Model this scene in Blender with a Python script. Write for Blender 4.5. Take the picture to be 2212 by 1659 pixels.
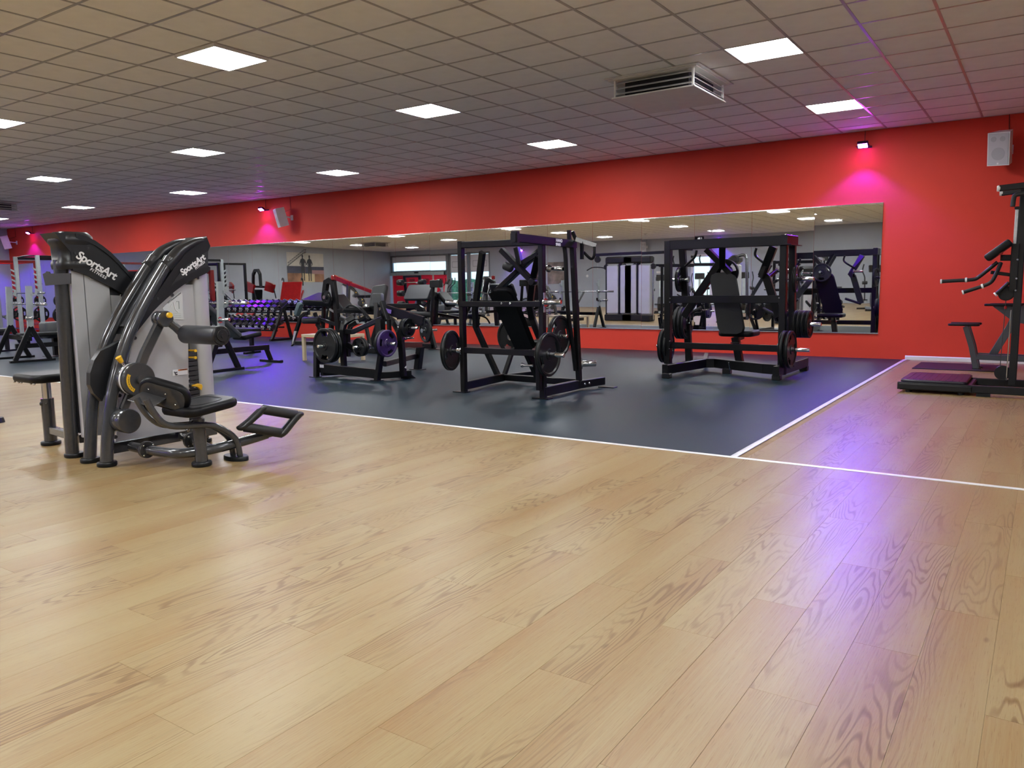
import bpy, bmesh, math, random
from mathutils import Vector, Matrix
random.seed(7)
for o in list(bpy.data.objects): bpy.data.objects.remove(o)
SC = bpy.context.scene
COL = SC.collection
V = Vector
# ---------------------------------------------------------------- camera
YAW, PIT, ROL = -0.5989933, -0.1245212, -0.0154413
F_PX = 1692.535
CAM = V((5.68248, -3.96963, 1.17373))
_fw = V((math.sin(YAW)*math.cos(PIT), math.cos(YAW)*math.cos(PIT), math.sin(PIT)))
_rt = V((math.cos(YAW), -math.sin(YAW), 0)); _up = _rt.cross(_fw)
RT = math.cos(ROL)*_rt + math.sin(ROL)*_up
UP = -math.sin(ROL)*_rt + math.cos(ROL)*_up
FW = _fw
cd = bpy.data.cameras.new('camera'); cam = bpy.data.objects.new('camera', cd); COL.objects.link(cam)
cd.sensor_fit = 'HORIZONTAL'; cd.sensor_width = 36.0; cd.lens = 36.0*F_PX/2212.0
cd.clip_start = 0.05; cd.clip_end = 200
m = Matrix.Identity(4)
for i in range(3):
    m[i][0] = RT[i]; m[i][1] = UP[i]; m[i][2] = -FW[i]; m[i][3] = CAM[i]
cam.matrix_world = m
SC.camera = cam
# ---------------------------------------------------------------- world, exposure
W = bpy.data.worlds.new('world'); SC.world = W; W.use_nodes = True
wn = W.node_tree.nodes; wl = W.node_tree.links; wn.clear()
sky = wn.new('ShaderNodeTexSky'); sky.sky_type = 'HOSEK_WILKIE'; sky.turbidity = 3.5
sky.sun_direction = V((0.3, 0.6, 0.75)).normalized()
bg = wn.new('ShaderNodeBackground'); bg.inputs[1].default_value = 8.0
wo = wn.new('ShaderNodeOutputWorld'); wl.new(sky.outputs[0], bg.inputs[0]); wl.new(bg.outputs[0], wo.inputs[0])
SC.view_settings.view_transform = 'Standard'; SC.view_settings.look = 'None'
SC.view_settings.gamma = 1.0; SC.view_settings.use_curve_mapping = False
SC.view_settings.exposure = 0.0
SC.cycles.diffuse_bounces = 8; SC.cycles.max_bounces = 14; SC.cycles.glossy_bounces = 6
PANEL_EMIT = 65.0          # ceiling LED panels
LED_POWER = 580.0          # purple wall floods (W)
# ---------------------------------------------------------------- photo pixel -> point in the room
def ray(u, v): return FW + RT*((u-1106)/F_PX) - UP*((v-829.5)/F_PX)
def Z(u, v, z): d = ray(u, v); return CAM + d*((z-CAM.z)/d.z)
def Y(u, v, y): d = ray(u, v); return CAM + d*((y-CAM.y)/d.y)
def X(u, v, x): d = ray(u, v); return CAM + d*((x-CAM.x)/d.x)
def crop(ox, oy, s): return lambda cx, cy: (ox+cx/s, oy+cy/s)
# ---------------------------------------------------------------- materials
MATS = {}
def mat(name, color, rough=0.5, metal=0.0, coat=0.0, emit=None, estr=0.0, noise=0.0, nscale=8.0, bump=0.0, bscale=60.0, spec=None):
    if name in MATS: return MATS[name]
    m = bpy.data.materials.new(name); m.use_nodes = True; MATS[name] = m
    nt = m.node_tree; b = nt.nodes['Principled BSDF']
    b.inputs['Base Color'].default_value = (*color, 1); b.inputs['Roughness'].default_value = rough
    b.inputs['Metallic'].default_value = metal; b.inputs['Coat Weight'].default_value = coat
    b.inputs['Coat Roughness'].default_value = 0.08
    if spec is not None: b.inputs['Specular IOR Level'].default_value = spec
    if emit:
        b.inputs['Emission Color'].default_value = (*emit, 1); b.inputs['Emission Strength'].default_value = estr
    tc = None
    if noise or bump:
        tc = nt.nodes.new('ShaderNodeTexCoord')
    if noise:
        n = nt.nodes.new('ShaderNodeTexNoise'); n.inputs['Scale'].default_value = nscale; n.inputs['Detail'].default_value = 4
        nt.links.new(tc.outputs['Object'], n.inputs['Vector'])
        r = nt.nodes.new('ShaderNodeValToRGB')
        r.color_ramp.elements[0].position = 0.3; r.color_ramp.elements[1].position = 0.7
        r.color_ramp.elements[0].color = (*[c*(1-noise) for c in color], 1)
        r.color_ramp.elements[1].color = (*[min(1, c*(1+noise)) for c in color], 1)
        nt.links.new(n.outputs['Fac'], r.inputs['Fac']); nt.links.new(r.outputs['Color'], b.inputs['Base Color'])
    if bump:
        n2 = nt.nodes.new('ShaderNodeTexNoise'); n2.inputs['Scale'].default_value = bscale; n2.inputs['Detail'].default_value = 2
        nt.links.new(tc.outputs['Object'], n2.inputs['Vector'])
        bp = nt.nodes.new('ShaderNodeBump'); bp.inputs['Strength'].default_value = bump; bp.inputs['Distance'].default_value = 0.002
        nt.links.new(n2.outputs['Fac'], bp.inputs['Height']); nt.links.new(bp.outputs['Normal'], b.inputs['Normal'])
    return m
BLACK = mat('black_gloss_paint', (0.004, 0.004, 0.005), 0.33, 0, 0.0, noise=0.15, spec=0.28)
BLACKM = mat('black_matt_paint', (0.009, 0.009, 0.010), 0.45, noise=0.15, spec=0.3)
GREYP = mat('graphite_metallic_paint', (0.062, 0.065, 0.072), 0.22, 0.35, 0.7, noise=0.06, nscale=40)
PLAST = mat('black_moulded_plastic', (0.014, 0.0145, 0.017), 0.33, noise=0.1, bump=0.05, bscale=300)
PAD = mat('black_vinyl_pad', (0.006, 0.0062, 0.0075), 0.42, noise=0.12, bump=0.12, bscale=180, spec=0.22)
PADGREY = mat('grey_vinyl_pad', (0.06, 0.066, 0.072), 0.45, noise=0.1)
FOAM = mat('black_foam_grip', (0.013, 0.013, 0.015), 0.6, bump=0.2, bscale=220)
RUBBER = mat('black_rubber', (0.008, 0.009, 0.010), 0.36, noise=0.12, spec=0.3)
CHROME = mat('polished_chrome', (0.75, 0.76, 0.78), 0.13, 1.0, noise=0.03)
STEEL = mat('brushed_steel', (0.52, 0.53, 0.55), 0.32, 0.9, noise=0.08, nscale=30)
SILVER = mat('silver_shroud_paint', (0.53, 0.54, 0.56), 0.36, 0.40, 0.2, noise=0.05, nscale=3)
SILVG = mat('silver_grey_paint', (0.34, 0.38, 0.38), 0.4, 0.2, noise=0.08)
REDP = mat('red_gloss_paint', (0.30, 0.008, 0.008), 0.25, 0, 0.4, noise=0.1)
YELL = mat('yellow_plastic', (0.80, 0.46, 0.02), 0.35, noise=0.05)
WHITE = mat('white_plastic', (0.72, 0.72, 0.72), 0.45, noise=0.04)
LABEL = mat('white_print', (0.80, 0.80, 0.82), 0.5)
ORANGE = mat('orange_print', (0.75, 0.18, 0.03), 0.5)
PLACARD = mat('pale_placard', (0.55, 0.57, 0.57), 0.4)
INK = mat('dark_print', (0.03, 0.03, 0.035), 0.5)
SCREEN = mat('dark_screen', (0.02, 0.02, 0.022), 0.15)
PURPLEP = mat('black_violet_plate', (0.040, 0.020, 0.10), 0.3, noise=0.1)
TRIMW = mat('white_trim', (0.70, 0.69, 0.67), 0.45, noise=0.03)
STRIP = mat('aluminium_strip', (0.72, 0.73, 0.74), 0.38, 0.25, noise=0.05, nscale=20)
PALEWOOD = mat('pale_birch_veneer', (0.56, 0.46, 0.30), 0.45, noise=0.08, nscale=5)
# ---------------------------------------------------------------- mesh helpers
class MB:
    def __init__(s): s.v = []; s.f = []; s.sm = []
    def add(s, vs, fs, smooth=False):
        o = len(s.v); s.v += [V(v) for v in vs]
        for f in fs: s.f.append([o+i for i in f]); s.sm.append(smooth)
        return s
    def loft(s, rings, cap=True, closed=True, smooth=True):
        n = len(rings[0]); vs = [p for r in rings for p in r]; fs = []
        for k in range(len(rings)-1):
            for i in range(n if closed else n-1):
                j = (i+1) % n
                fs.append([k*n+i, k*n+j, (k+1)*n+j, (k+1)*n+i])
        s.add(vs, fs, smooth)
        if cap:
            s.add(rings[0], [list(range(n))[::-1]]); s.add(rings[-1], [list(range(n))])
        return s
    def box(s, c, size, ax=None, ch=0.0):
        c = V(c); ex, ey, ez = ax or (V((1,0,0)), V((0,1,0)), V((0,0,1)))
        hx, hy, hz = [d/2 for d in size]
        if ch <= 0:
            vs = [c+ex*(hx*a)+ey*(hy*b)+ez*(hz*d) for d in (-1,1) for b in (-1,1) for a in (-1,1)]
            return s.add(vs, [[0,2,3,1],[4,5,7,6],[0,1,5,4],[2,6,7,3],[0,4,6,2],[1,3,7,5]])
        def ring(z, i):
            a, b = hx-i, hy-i
            k = ch*0.6
            return [c+ex*x+ey*y+ez*z for x, y in ((-a+k,-b),(a-k,-b),(a,-b+k),(a,b-k),(a-k,b),(-a+k,b),(-a,b-k),(-a,-b+k))]
        return s.loft([ring(-hz, ch), ring(-hz+ch, 0), ring(hz-ch, 0), ring(hz, ch)], smooth=False)
    def beam(s, p, q, w=0.06, h=None, up=None, ch=0.006):
        """straight rectangular tube p->q; w across, h along up"""
        p, q = V(p), V(q); h = h or w; d = (q-p); L = d.length; d = d.normalized()
        up = V(up) if up else V((0,0,1))
        if abs(d.dot(up)) > 0.95: up = V((0,1,0))
        sx = d.cross(up).normalized(); uy = sx.cross(d).normalized()
        a, b, k = w/2, h/2, min(ch, w/4)
        pr = [(-a+k,-b),(a-k,-b),(a,-b+k),(a,b-k),(a-k,b),(-a+k,b),(-a,b-k),(-a,-b+k)]
        return s.loft([[p+sx*x+uy*y for x, y in pr], [q+sx*x+uy*y for x, y in pr]], smooth=False)
    def path(s, pts, w=0.06, h=None, side=None, ch=0.006):
        """bent rectangular tube; side = constant across-direction (normal of the bend plane)"""
        pts = [V(p) for p in pts]; h = h or w; side = V(side).normalized()
        a, b, k = w/2, h/2, min(ch, w/4)
        pr = [(-a+k,-b),(a-k,-b),(a,-b+k),(a,b-k),(a-k,b),(-a+k,b),(-a,b-k),(-a,-b+k)]
        rings = []
        for i, p in enumerate(pts):
            d1 = (p-pts[i-1]).normalized() if i else None
            d2 = (pts[i+1]-p).normalized() if i < len(pts)-1 else None
            if d1 is None: d, sc = d2, 1
            elif d2 is None: d, sc = d1, 1
            else:
                d = (d1+d2).normalized(); sc = 1/max(0.5, d.dot(d1))
            uy = side.cross(d).normalized()
            rings.append([p+side*x+uy*(y*sc) for x, y in pr])
        return s.loft(rings, smooth=False)
    def tube(s, pts, r=0.02, n=10, cap=True, rs=None, oval=None):
        pts = [V(p) for p in pts]; rings = []; nx = None
        for i, p in enumerate(pts):
            a = pts[max(0, i-1)]; b = pts[min(len(pts)-1, i+1)]; d = (b-a).normalized()
            if nx is None:
                t = oval if oval else (V((0,0,1)) if abs(d.z) < 0.9 else V((1,0,0)))
                nx = (V(t) - d*V(t).dot(d)).normalized()
            else: nx = (nx - d*nx.dot(d)).normalized()
            ny = d.cross(nx); rr = rs[i] if rs else r
            rings.append([p+nx*(math.cos(2*math.pi*k/n)*rr)+ny*(math.sin(2*math.pi*k/n)*rr) for k in range(n)])
        return s.loft(rings, cap=cap)
    def cyl(s, p, q, r, n=20, r2=None, ch=0.0):
        p, q = V(p), V(q); d = (q-p).normalized()
        if ch > 0:
            return s.tube([p, p+d*ch, q-d*ch, q], n=n, rs=[r-ch, r, (r2 or r), (r2 or r)-ch])
        return s.tube([p, q], n=n, rs=[r, r2 if r2 is not None else r])
    def prism(s, pts, vec, smooth=False):
        pts = [V(p) for p in pts]; vec = V(vec); n = len(pts)
        s.add(pts+[p+vec for p in pts], [[i, (i+1) % n, n+(i+1) % n, n+i] for i in range(n)], smooth)
        s.add(pts, [list(range(n))[::-1]]); s.add([p+vec for p in pts], [list(range(n))])
        return s
    def pad(s, pts, nrm, t, r=0.015):
        """upholstered pad: outline pts, extruded t along nrm with rounded edges"""
        pts = [V(p) for p in pts]; nrm = V(nrm).normalized(); r = min(r, t/2)
        c = sum(pts, V())/len(pts); rings = []
        def inset(i):
            out = []
            n = len(pts)
            for k in range(n):
                a, b, d = pts[k-1], pts[k], pts[(k+1) % n]
                e1 = (b-a).normalized(); e2 = (d-b).normalized()
                n1 = nrm.cross(e1); n2 = nrm.cross(e2)
                if n1.dot(c-b) < 0 and n2.dot(c-b) < 0: n1, n2 = -n1, -n2
                nn = (n1+n2)
                nn = nn.normalized()*min(1.5, 1/max(0.4, nn.normalized().dot(n1))) if nn.length > 1e-6 else n1
                out.append(b+nn*i)
            return out
        for z, i in ((0, r), (r*0.3, r*0.3), (r, 0), (t-r, 0), (t-r*0.3, r*0.3), (t, r)):
            rings.append([p+nrm*z for p in inset(i)])
        s.loft(rings, cap=False)
        s.add(rings[0], [list(range(len(pts)))[::-1]], True); s.add(rings[-1], [list(range(len(pts)))], True)
        return s
    def obj(s, name, mt, parent=None, loc=None):
        me = bpy.data.meshes.new(name)
        off = V(loc) if loc is not None else (V(parent.location) if parent is not None else V())
        if parent is not None and parent.parent is not None and loc is None: off = V(parent['_off'])
        me.from_pydata([tuple(p-off) for p in s.v], [], s.f)
        bm = bmesh.new(); bm.from_mesh(me); bmesh.ops.recalc_face_normals(bm, faces=bm.faces[:]); bm.to_mesh(me); bm.free()
        me.polygons.foreach_set('use_smooth', s.sm)
        me.materials.append(mt); me.update()
        o = bpy.data.objects.new(name, me); COL.objects.link(o)
        if parent is not None:
            o.parent = parent; o['_off'] = tuple(off)
        elif loc is not None: o.location = loc
        return o
def rr2(w, h, r, n=4):
    """rounded rectangle outline in 2D"""
    out = []
    for cx, cy, a0 in ((w/2-r, h/2-r, 0), (-w/2+r, h/2-r, 90), (-w/2+r, -h/2+r, 180), (w/2-r, -h/2+r, 270)):
        for k in range(n+1):
            a = math.radians(a0+90*k/n); out.append((cx+r*math.cos(a), cy+r*math.sin(a)))
    return out
def smooth(pts, n=4):
    """Catmull-Rom resample"""
    pts = [V(p) for p in pts]; out = []
    for i in range(len(pts)-1):
        p0 = pts[max(0, i-1)]; p1 = pts[i]; p2 = pts[i+1]; p3 = pts[min(len(pts)-1, i+2)]
        for k in range(n):
            t = k/n
            out.append(0.5*((2*p1)+(p2-p0)*t+(2*p0-5*p1+4*p2-p3)*t*t+(3*p1-p0-3*p2+p3)*t**3))
    out.append(pts[-1]); return out
def tag(o, label, cat, group=None, kind=None):
    if label: o['label'] = label
    if cat: o['category'] = cat
    if group: o['group'] = group
    if kind: o['kind'] = kind
    return o
def thing(name, label, cat, loc=(0,0,0), group=None):
    o = bpy.data.objects.new(name, None); COL.objects.link(o); o.location = loc; o.empty_display_size = 0.2
    return tag(o, label, cat, group)
def struct(o): o['kind'] = 'structure'; return o
def copy_tree(o, parent=None):
    c = o.copy(); COL.objects.link(c)
    if parent is not None: c.parent = parent
    for ch in list(o.children): copy_tree(ch, c)
    return c
_tc = {}
def text_mesh(txt, size, depth=0.0008, shear=0.0, bold=0.0, align='LEFT', space=1.0):
    key = (txt, size, shear, bold, align, space)
    if key in _tc: return _tc[key]
    cu = bpy.data.curves.new('txt', 'FONT'); cu.body = txt; cu.size = size; cu.extrude = depth; cu.shear = shear
    cu.offset = bold; cu.align_x = align; cu.space_character = space; cu.resolution_u = 3
    ob = bpy.data.objects.new('txt', cu); COL.objects.link(ob)
    dg = bpy.context.evaluated_depsgraph_get()
    me = bpy.data.meshes.new_from_object(ob.evaluated_get(dg)); bpy.data.objects.remove(ob)
    _tc[key] = me; return me
def text(txt, size, org, xdir, ydir, mt, name, parent=None, **k):
    me = text_mesh(txt, size, **k)
    if not me.materials: me.materials.append(mt)
    o = bpy.data.objects.new(name, me); COL.objects.link(o)
    xd = V(xdir).normalized(); zd = xd.cross(V(ydir)).normalized(); yd = zd.cross(xd)
    off = V((0,0,0))
    if parent is not None:
        off = V(parent['_off']) if '_off' in parent else V(parent.location)
    m = Matrix.Identity(4)
    for i in range(3): m[i][0] = xd[i]; m[i][1] = yd[i]; m[i][2] = zd[i]; m[i][3] = (V(org)-off)[i]
    o.matrix_local = m
    if parent is not None: o.parent = parent; o['_off'] = tuple(off)
    return o
def orient(o, loc, axis, spin=0.0):
    """put local z on axis"""
    o.matrix_world = Matrix.Translation(V(loc)) @ V((0,0,1)).rotation_difference(V(axis).normalized()).to_matrix().to_4x4() @ Matrix.Rotation(spin, 4, 'Z')
    return o
# ================================================================ the room
H = 3.37; YW = 8.87; YF = -14.5; XR = 10.5; T = 0.6
LA = V((-23.9, YW, 0)); LB = V((-28.0, YF, 0))
def proj(p):
    d = V(p)-CAM; w = d.dot(FW)
    if w < 0.1: return None
    return 1106+F_PX*d.dot(RT)/w, 829.5-F_PX*d.dot(UP)/w, w
def inframe(p, m=60):
    q = proj(p)
    return q is not None and -m < q[0] < 2212+m and -m < q[1] < 1659+m
# ---- materials of the shell
def wood_material():
    m = bpy.data.materials.new('oak_plank_floor'); m.use_nodes = True; nt = m.node_tree; N = nt.nodes; Lk = nt.links
    b = N['Principled BSDF']
    geo = N.new('ShaderNodeNewGeometry'); at = N.new('ShaderNodeAttribute'); at.attribute_name = 'rnd'
    sep = N.new('ShaderNodeSeparateColor'); Lk.new(at.outputs['Color'], sep.inputs[0])
    off = N.new('ShaderNodeVectorMath'); off.operation = 'MULTIPLY_ADD'
    Lk.new(at.outputs['Vector'], off.inputs[0]); off.inputs[1].default_value = (17, 31, 7); Lk.new(geo.outputs['Position'], off.inputs[2])
    def mapped(sx, sy):
        mp = N.new('ShaderNodeVectorMath'); mp.operation = 'MULTIPLY'; mp.inputs[1].default_value = (sx, sy, 1)
        Lk.new(off.outputs[0], mp.inputs[0]); return mp
    def noise(v, sc, det, rough=0.5, dist=0.0):
        n = N.new('ShaderNodeTexNoise'); n.inputs['Scale'].default_value = sc; n.inputs['Detail'].default_value = det
        n.inputs['Roughness'].default_value = rough; n.inputs['Distortion'].default_value = dist
        Lk.new(v.outputs[0], n.inputs['Vector']); return n
    fine = noise(mapped(170, 3.2), 1.0, 4, 0.65)
    pores = noise(mapped(330, 14.0), 1.0, 2, 0.6)
    tone = noise(mapped(5.0, 0.55), 1.0, 2)
    # cathedral rings: wave bent by a slow noise
    slow = noise(mapped(4.6, 0.50), 1.0, 3, 0.42)
    rg = N.new('ShaderNodeMath'); rg.operation = 'MULTIPLY'; rg.inputs[1].default_value = 230.0; Lk.new(slow.outputs['Fac'], rg.inputs[0])
    sn = N.new('ShaderNodeMath'); sn.operation = 'SINE'; Lk.new(rg.outputs[0], sn.inputs[0])
    rmask = noise(mapped(3.3, 0.8), 1.0, 1)
    rm = N.new('ShaderNodeMapRange'); rm.inputs[1].default_value = 0.46; rm.inputs[2].default_value = 0.62; Lk.new(rmask.outputs['Fac'], rm.inputs[0])
    rs = N.new('ShaderNodeMapRange'); rs.inputs[1].default_value = 0.15; rs.inputs[2].default_value = 1.0; Lk.new(sn.outputs[0], rs.inputs[0])
    rr = N.new('ShaderNodeMath'); rr.operation = 'MULTIPLY'; Lk.new(rs.outputs[0], rr.inputs[0]); Lk.new(rm.outputs[0], rr.inputs[1])
    ramp = N.new('ShaderNodeValToRGB'); e = ramp.color_ramp.elements
    e[0].position = 0.28; e[0].color = (0.220, 0.108, 0.028, 1); e[1].position = 0.72; e[1].color = (0.290, 0.214, 0.100, 1)
    mx = N.new('ShaderNodeMath'); mx.operation = 'MULTIPLY_ADD'; mx.inputs[1].default_value = 0.55; Lk.new(fine.outputs['Fac'], mx.inputs[0])
    tn = N.new('ShaderNodeMath'); tn.operation = 'MULTIPLY_ADD'; tn.inputs[1].default_value = 0.62; Lk.new(tone.outputs['Fac'], tn.inputs[0])
    pr = N.new('ShaderNodeMath'); pr.operation = 'MULTIPLY'; pr.inputs[1].default_value = 0.06; Lk.new(sep.outputs[2], pr.inputs[0])
    Lk.new(pr.outputs[0], tn.inputs[2]); Lk.new(tn.outputs[0], mx.inputs[2])
    Lk.new(mx.outputs[0], ramp.inputs['Fac'])
    d1 = N.new('ShaderNodeMix'); d1.data_type = 'RGBA'; d1.blend_type = 'MULTIPLY'; d1.inputs[7].default_value = (0.58, 0.47, 0.36, 1)
    k1 = N.new('ShaderNodeMath'); k1.operation = 'MULTIPLY'; k1.inputs[1].default_value = 0.9; Lk.new(rr.outputs[0], k1.inputs[0])
    Lk.new(k1.outputs[0], d1.inputs[0]); Lk.new(ramp.outputs['Color'], d1.inputs[6])
    pm = N.new('ShaderNodeMapRange'); pm.inputs[1].default_value = 0.58; pm.inputs[2].default_value = 0.72; pm.inputs[4].default_value = 0.75; Lk.new(pores.outputs['Fac'], pm.inputs[0])
    d2 = N.new('ShaderNodeMix'); d2.data_type = 'RGBA'; d2.blend_type = 'MULTIPLY'; d2.inputs[7].default_value = (0.72, 0.60, 0.48, 1)
    Lk.new(pm.outputs[0], d2.inputs[0]); Lk.new(d1.outputs[2], d2.inputs[6])
    # knots
    vo = N.new('ShaderNodeTexVoronoi'); vo.inputs['Scale'].default_value = 1.0
    mk = mapped(5.5, 2.0); Lk.new(mk.outputs[0], vo.inputs['Vector'])
    kn = N.new('ShaderNodeMapRange'); kn.inputs[1].default_value = 0.06; kn.inputs[2].default_value = 0.02; kn.inputs[4].default_value = 0.6; Lk.new(vo.outputs['Distance'], kn.inputs[0])
    d3 = N.new('ShaderNodeMix'); d3.data_type = 'RGBA'; d3.blend_type = 'MULTIPLY'; d3.inputs[7].default_value = (0.4, 0.28, 0.2, 1)
    Lk.new(kn.outputs[0], d3.inputs[0]); Lk.new(d2.outputs[2], d3.inputs[6])
    Lk.new(d3.outputs[2], b.inputs['Base Color'])
    rn = N.new('ShaderNodeMapRange'); rn.inputs[3].default_value = 0.32; rn.inputs[4].default_value = 0.44; Lk.new(fine.outputs['Fac'], rn.inputs[0]); Lk.new(rn.outputs[0], b.inputs['Roughness'])
    b.inputs['Specular IOR Level'].default_value = 0.45
    bp = N.new('ShaderNodeBump'); bp.inputs['Strength'].default_value = 0.10; bp.inputs['Distance'].default_value = 0.001
    Lk.new(fine.outputs['Fac'], bp.inputs['Height']); Lk.new(bp.outputs['Normal'], b.inputs['Normal'])
    return m
WOOD = wood_material()
SUB = mat('dark_subfloor', (0.26, 0.17, 0.08), 0.8, noise=0.2)
RUBFLOOR = mat('charcoal_rubber_floor', (0.008, 0.021, 0.030), 0.45, noise=0.16, nscale=1.3, bump=0.25, bscale=420, spec=0.35)
REDW = mat('red_wall_paint', (0.66, 0.050, 0.030), 0.6, spec=0.25, noise=0.03, nscale=2, bump=0.12, bscale=260)
GREYW = mat('grey_wall_paint', (0.35, 0.38, 0.42), 0.6, noise=0.03, nscale=2, bump=0.1, bscale=240)
TILE = mat('mineral_fibre_tile', (0.89, 0.885, 0.87), 0.9, noise=0.035, nscale=5, bump=0.35, bscale=340)
GRID = mat('ceiling_grid_metal', (0.44, 0.42, 0.405), 0.30, 0.25, noise=0.05)
MIRROR = mat('mirror_silver', (0.86, 0.885, 0.88), 0.012, 1.0)
GLASS = bpy.data.materials.new('window_glass'); GLASS.use_nodes = True
_g = GLASS.node_tree.nodes['Principled BSDF']; _g.inputs['Transmission Weight'].default_value = 1.0; _g.inputs['Roughness'].default_value = 0.0
_g.inputs['IOR'].default_value = 1.05; _g.inputs['Base Color'].default_value = (0.86, 0.95, 0.97, 1)
# ---- floor: oak planks laid towards the mirror wall
PW, PL = 0.193, 1.22
fl = MB(); fl.prism([(-29, YF-0.3, -0.12), (XR+0.3, YF-0.3, -0.12), (XR+0.3, YW+0.1, -0.12), (-29, YW+0.1, -0.12)], (0, 0, 0.117))
floor = struct(fl.obj('floor', SUB))
XS, YS = 3.98, 1.16                                   # edges of the rubber floor
planks = []
nrow0 = math.floor((-29-3.675)/PW); nrow1 = math.ceil((XR-3.675)/PW)
for r in range(nrow0, nrow1):
    x0 = 3.675+r*PW; x1 = x0+PW
    yo = (r*0.4137 % 1.0)*PL + (random.random()-0.5)*0.2
    yend = YW if x0 >= XS-0.1 else YS
    xa, xb = max(x0, -28.3), min(x1, XR)
    y = YF - 0.6 + yo
    while y < yend:
        ya, yb = max(y, YF), min(y+PL, yend)
        y += PL
        if yb-ya < 0.02: continue
        for (a, bb, c, d) in ([(xa, xb, ya, yb)] if not (x0 < XS < x1) else
                              [(max(xa, XS), xb, max(ya, YS), yb), (xa, xb, ya, min(yb, YS))]):
            if bb-a < 0.01 or d-c < 0.01: continue
            planks.append((a, bb, c, d))
def plank_geo(a, b, c, d):
    g, k, t = 0.00025, 0.0005, 0.003
    a += g; b -= g; c += g; d -= g
    vs = [(a, c, -t), (b, c, -t), (b, d, -t), (a, d, -t), (a, c, -k), (b, c, -k), (b, d, -k), (a, d, -k),
          (a+k, c+k, 0), (b-k, c+k, 0), (b-k, d-k, 0), (a+k, d-k, 0)]
    fs = [[0, 1, 5, 4], [1, 2, 6, 5], [2, 3, 7, 6], [3, 0, 4, 7], [4, 5, 9, 8], [5, 6, 10, 9], [6, 7, 11, 10], [7, 4, 8, 11], [8, 9, 10, 11]]
    return vs, fs
def geo_obj(name, items, geo, mt, parent, rnd=True):
    vs, fs, cols = [], [], []
    for it in items:
        v, f = geo(*it); o = len(vs); vs += v; fs += [[o+i for i in q] for q in f]
        c = (random.random(), random.random(), random.random(), 1); cols += [c]*len(v)
    me = bpy.data.meshes.new(name); me.from_pydata(vs, [], fs); me.materials.append(mt)
    if rnd:
        ca = me.color_attributes.new('rnd', 'FLOAT_COLOR', 'POINT')
        ca.data.foreach_set('color', [x for c in cols for x in c])
    o = bpy.data.objects.new(name, me); COL.objects.link(o); o.parent = parent; return o
def split300(items, center):
    s = []
    for it in items:
        p = center(it)
        if inframe(p, 120): s.append((proj(p)[2], it))
    s.sort(key=lambda t: t[0]); near = [t[1] for t in s[:300]]; ids = set(near)
    return near, [it for it in items if it not in ids]
near, rest = split300(planks, lambda q: ((q[0]+q[1])/2, (q[2]+q[3])/2, 0))
for q in near: geo_obj('plank', [q], plank_geo, WOOD, floor)
_o = geo_obj('far_planks', rest, plank_geo, WOOD, floor); _o['kind'] = 'stuff'
# ---- rubber floor, metal strips, skirting
rb = MB(); rb.prism([(-28.2, YS, -0.003), (XS, YS, -0.003), (XS, YW, -0.003), (-28.2, YW, -0.003)][::1], (0, 0, 0.004))
rub = struct(rb.obj('floor_rubber', RUBFLOOR)); rub['label'] = 'charcoal rubber sports flooring in front of the mirror'
def strip(name, a, b, w=0.045):
    a, b = V(a), V(b); d = (b-a).normalized(); s = V((-d.y, d.x, 0))
    pr = [(-w/2, 0.0), (-w/2+0.006, 0.0035), (-0.006, 0.005), (0.006, 0.005), (w/2-0.006, 0.0035), (w/2, 0.0)]
    g = MB(); g.loft([[a+s*x+V((0, 0, z+0.0005)) for x, z in pr], [b+s*x+V((0, 0, z+0.0005)) for x, z in pr]])
    return struct(g.obj(name, STRIP))
strip('trim_1', (-28.0, YS, 0), (XR, YS, 0), 0.045)
strip('trim_2', (XS, YS, 0.0006), (XS, YW-0.005, 0.0006), 0.055)
bb = MB(); bb.loft([[V((x, YW-0.014, 0)), V((x, YW-0.0005, 0)), V((x, YW-0.0005, 0.062)), V((x, YW-0.006, 0.062)), V((x, YW-0.014, 0.05))] for x in (XS, XR)], smooth=False)
struct(bb.obj('baseboard_back', TRIMW))
# ---- walls
g = MB(); g.box(((-24.2+XR)/2, YW+0.1, H/2), (XR+24.6, 0.2, H)); struct(g.obj('wall_back', REDW))
g = MB(); _n = (LB-LA).normalized(); _s = V((_n.y, -_n.x, 0)); _s = _s if _s.x < 0 else -_s
g.prism([LA, LB+_n*0.4, LB+_n*0.4+_s*0.2, LA+_s*0.2], (0, 0, H)); struct(g.obj('wall_left', GREYW))
g = MB(); g.box((XR+0.1, (YF+YW)/2, H/2), (0.2, YW-YF+0.4, H)); struct(g.obj('wall_right', GREYW))
# wall behind the camera: storefront x -28..-20.3, glass door x -8.55..-7.5
SFX0, SFX1, DX0, DX1 = -28.0, -20.35, -8.55, -7.45
g = MB()
for x0, x1, z0, z1 in ((SFX1, DX0, 0, H), (DX1, XR+0.2, 0, H), (SFX0-0.4, SFX1, 3.12, H), (DX0, DX1, 2.5, H)):
    g.box(((x0+x1)/2, YF-0.1, (z0+z1)/2), (x1-x0, 0.2, z1-z0))
struct(g.obj('wall_front', GREYW))
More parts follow.
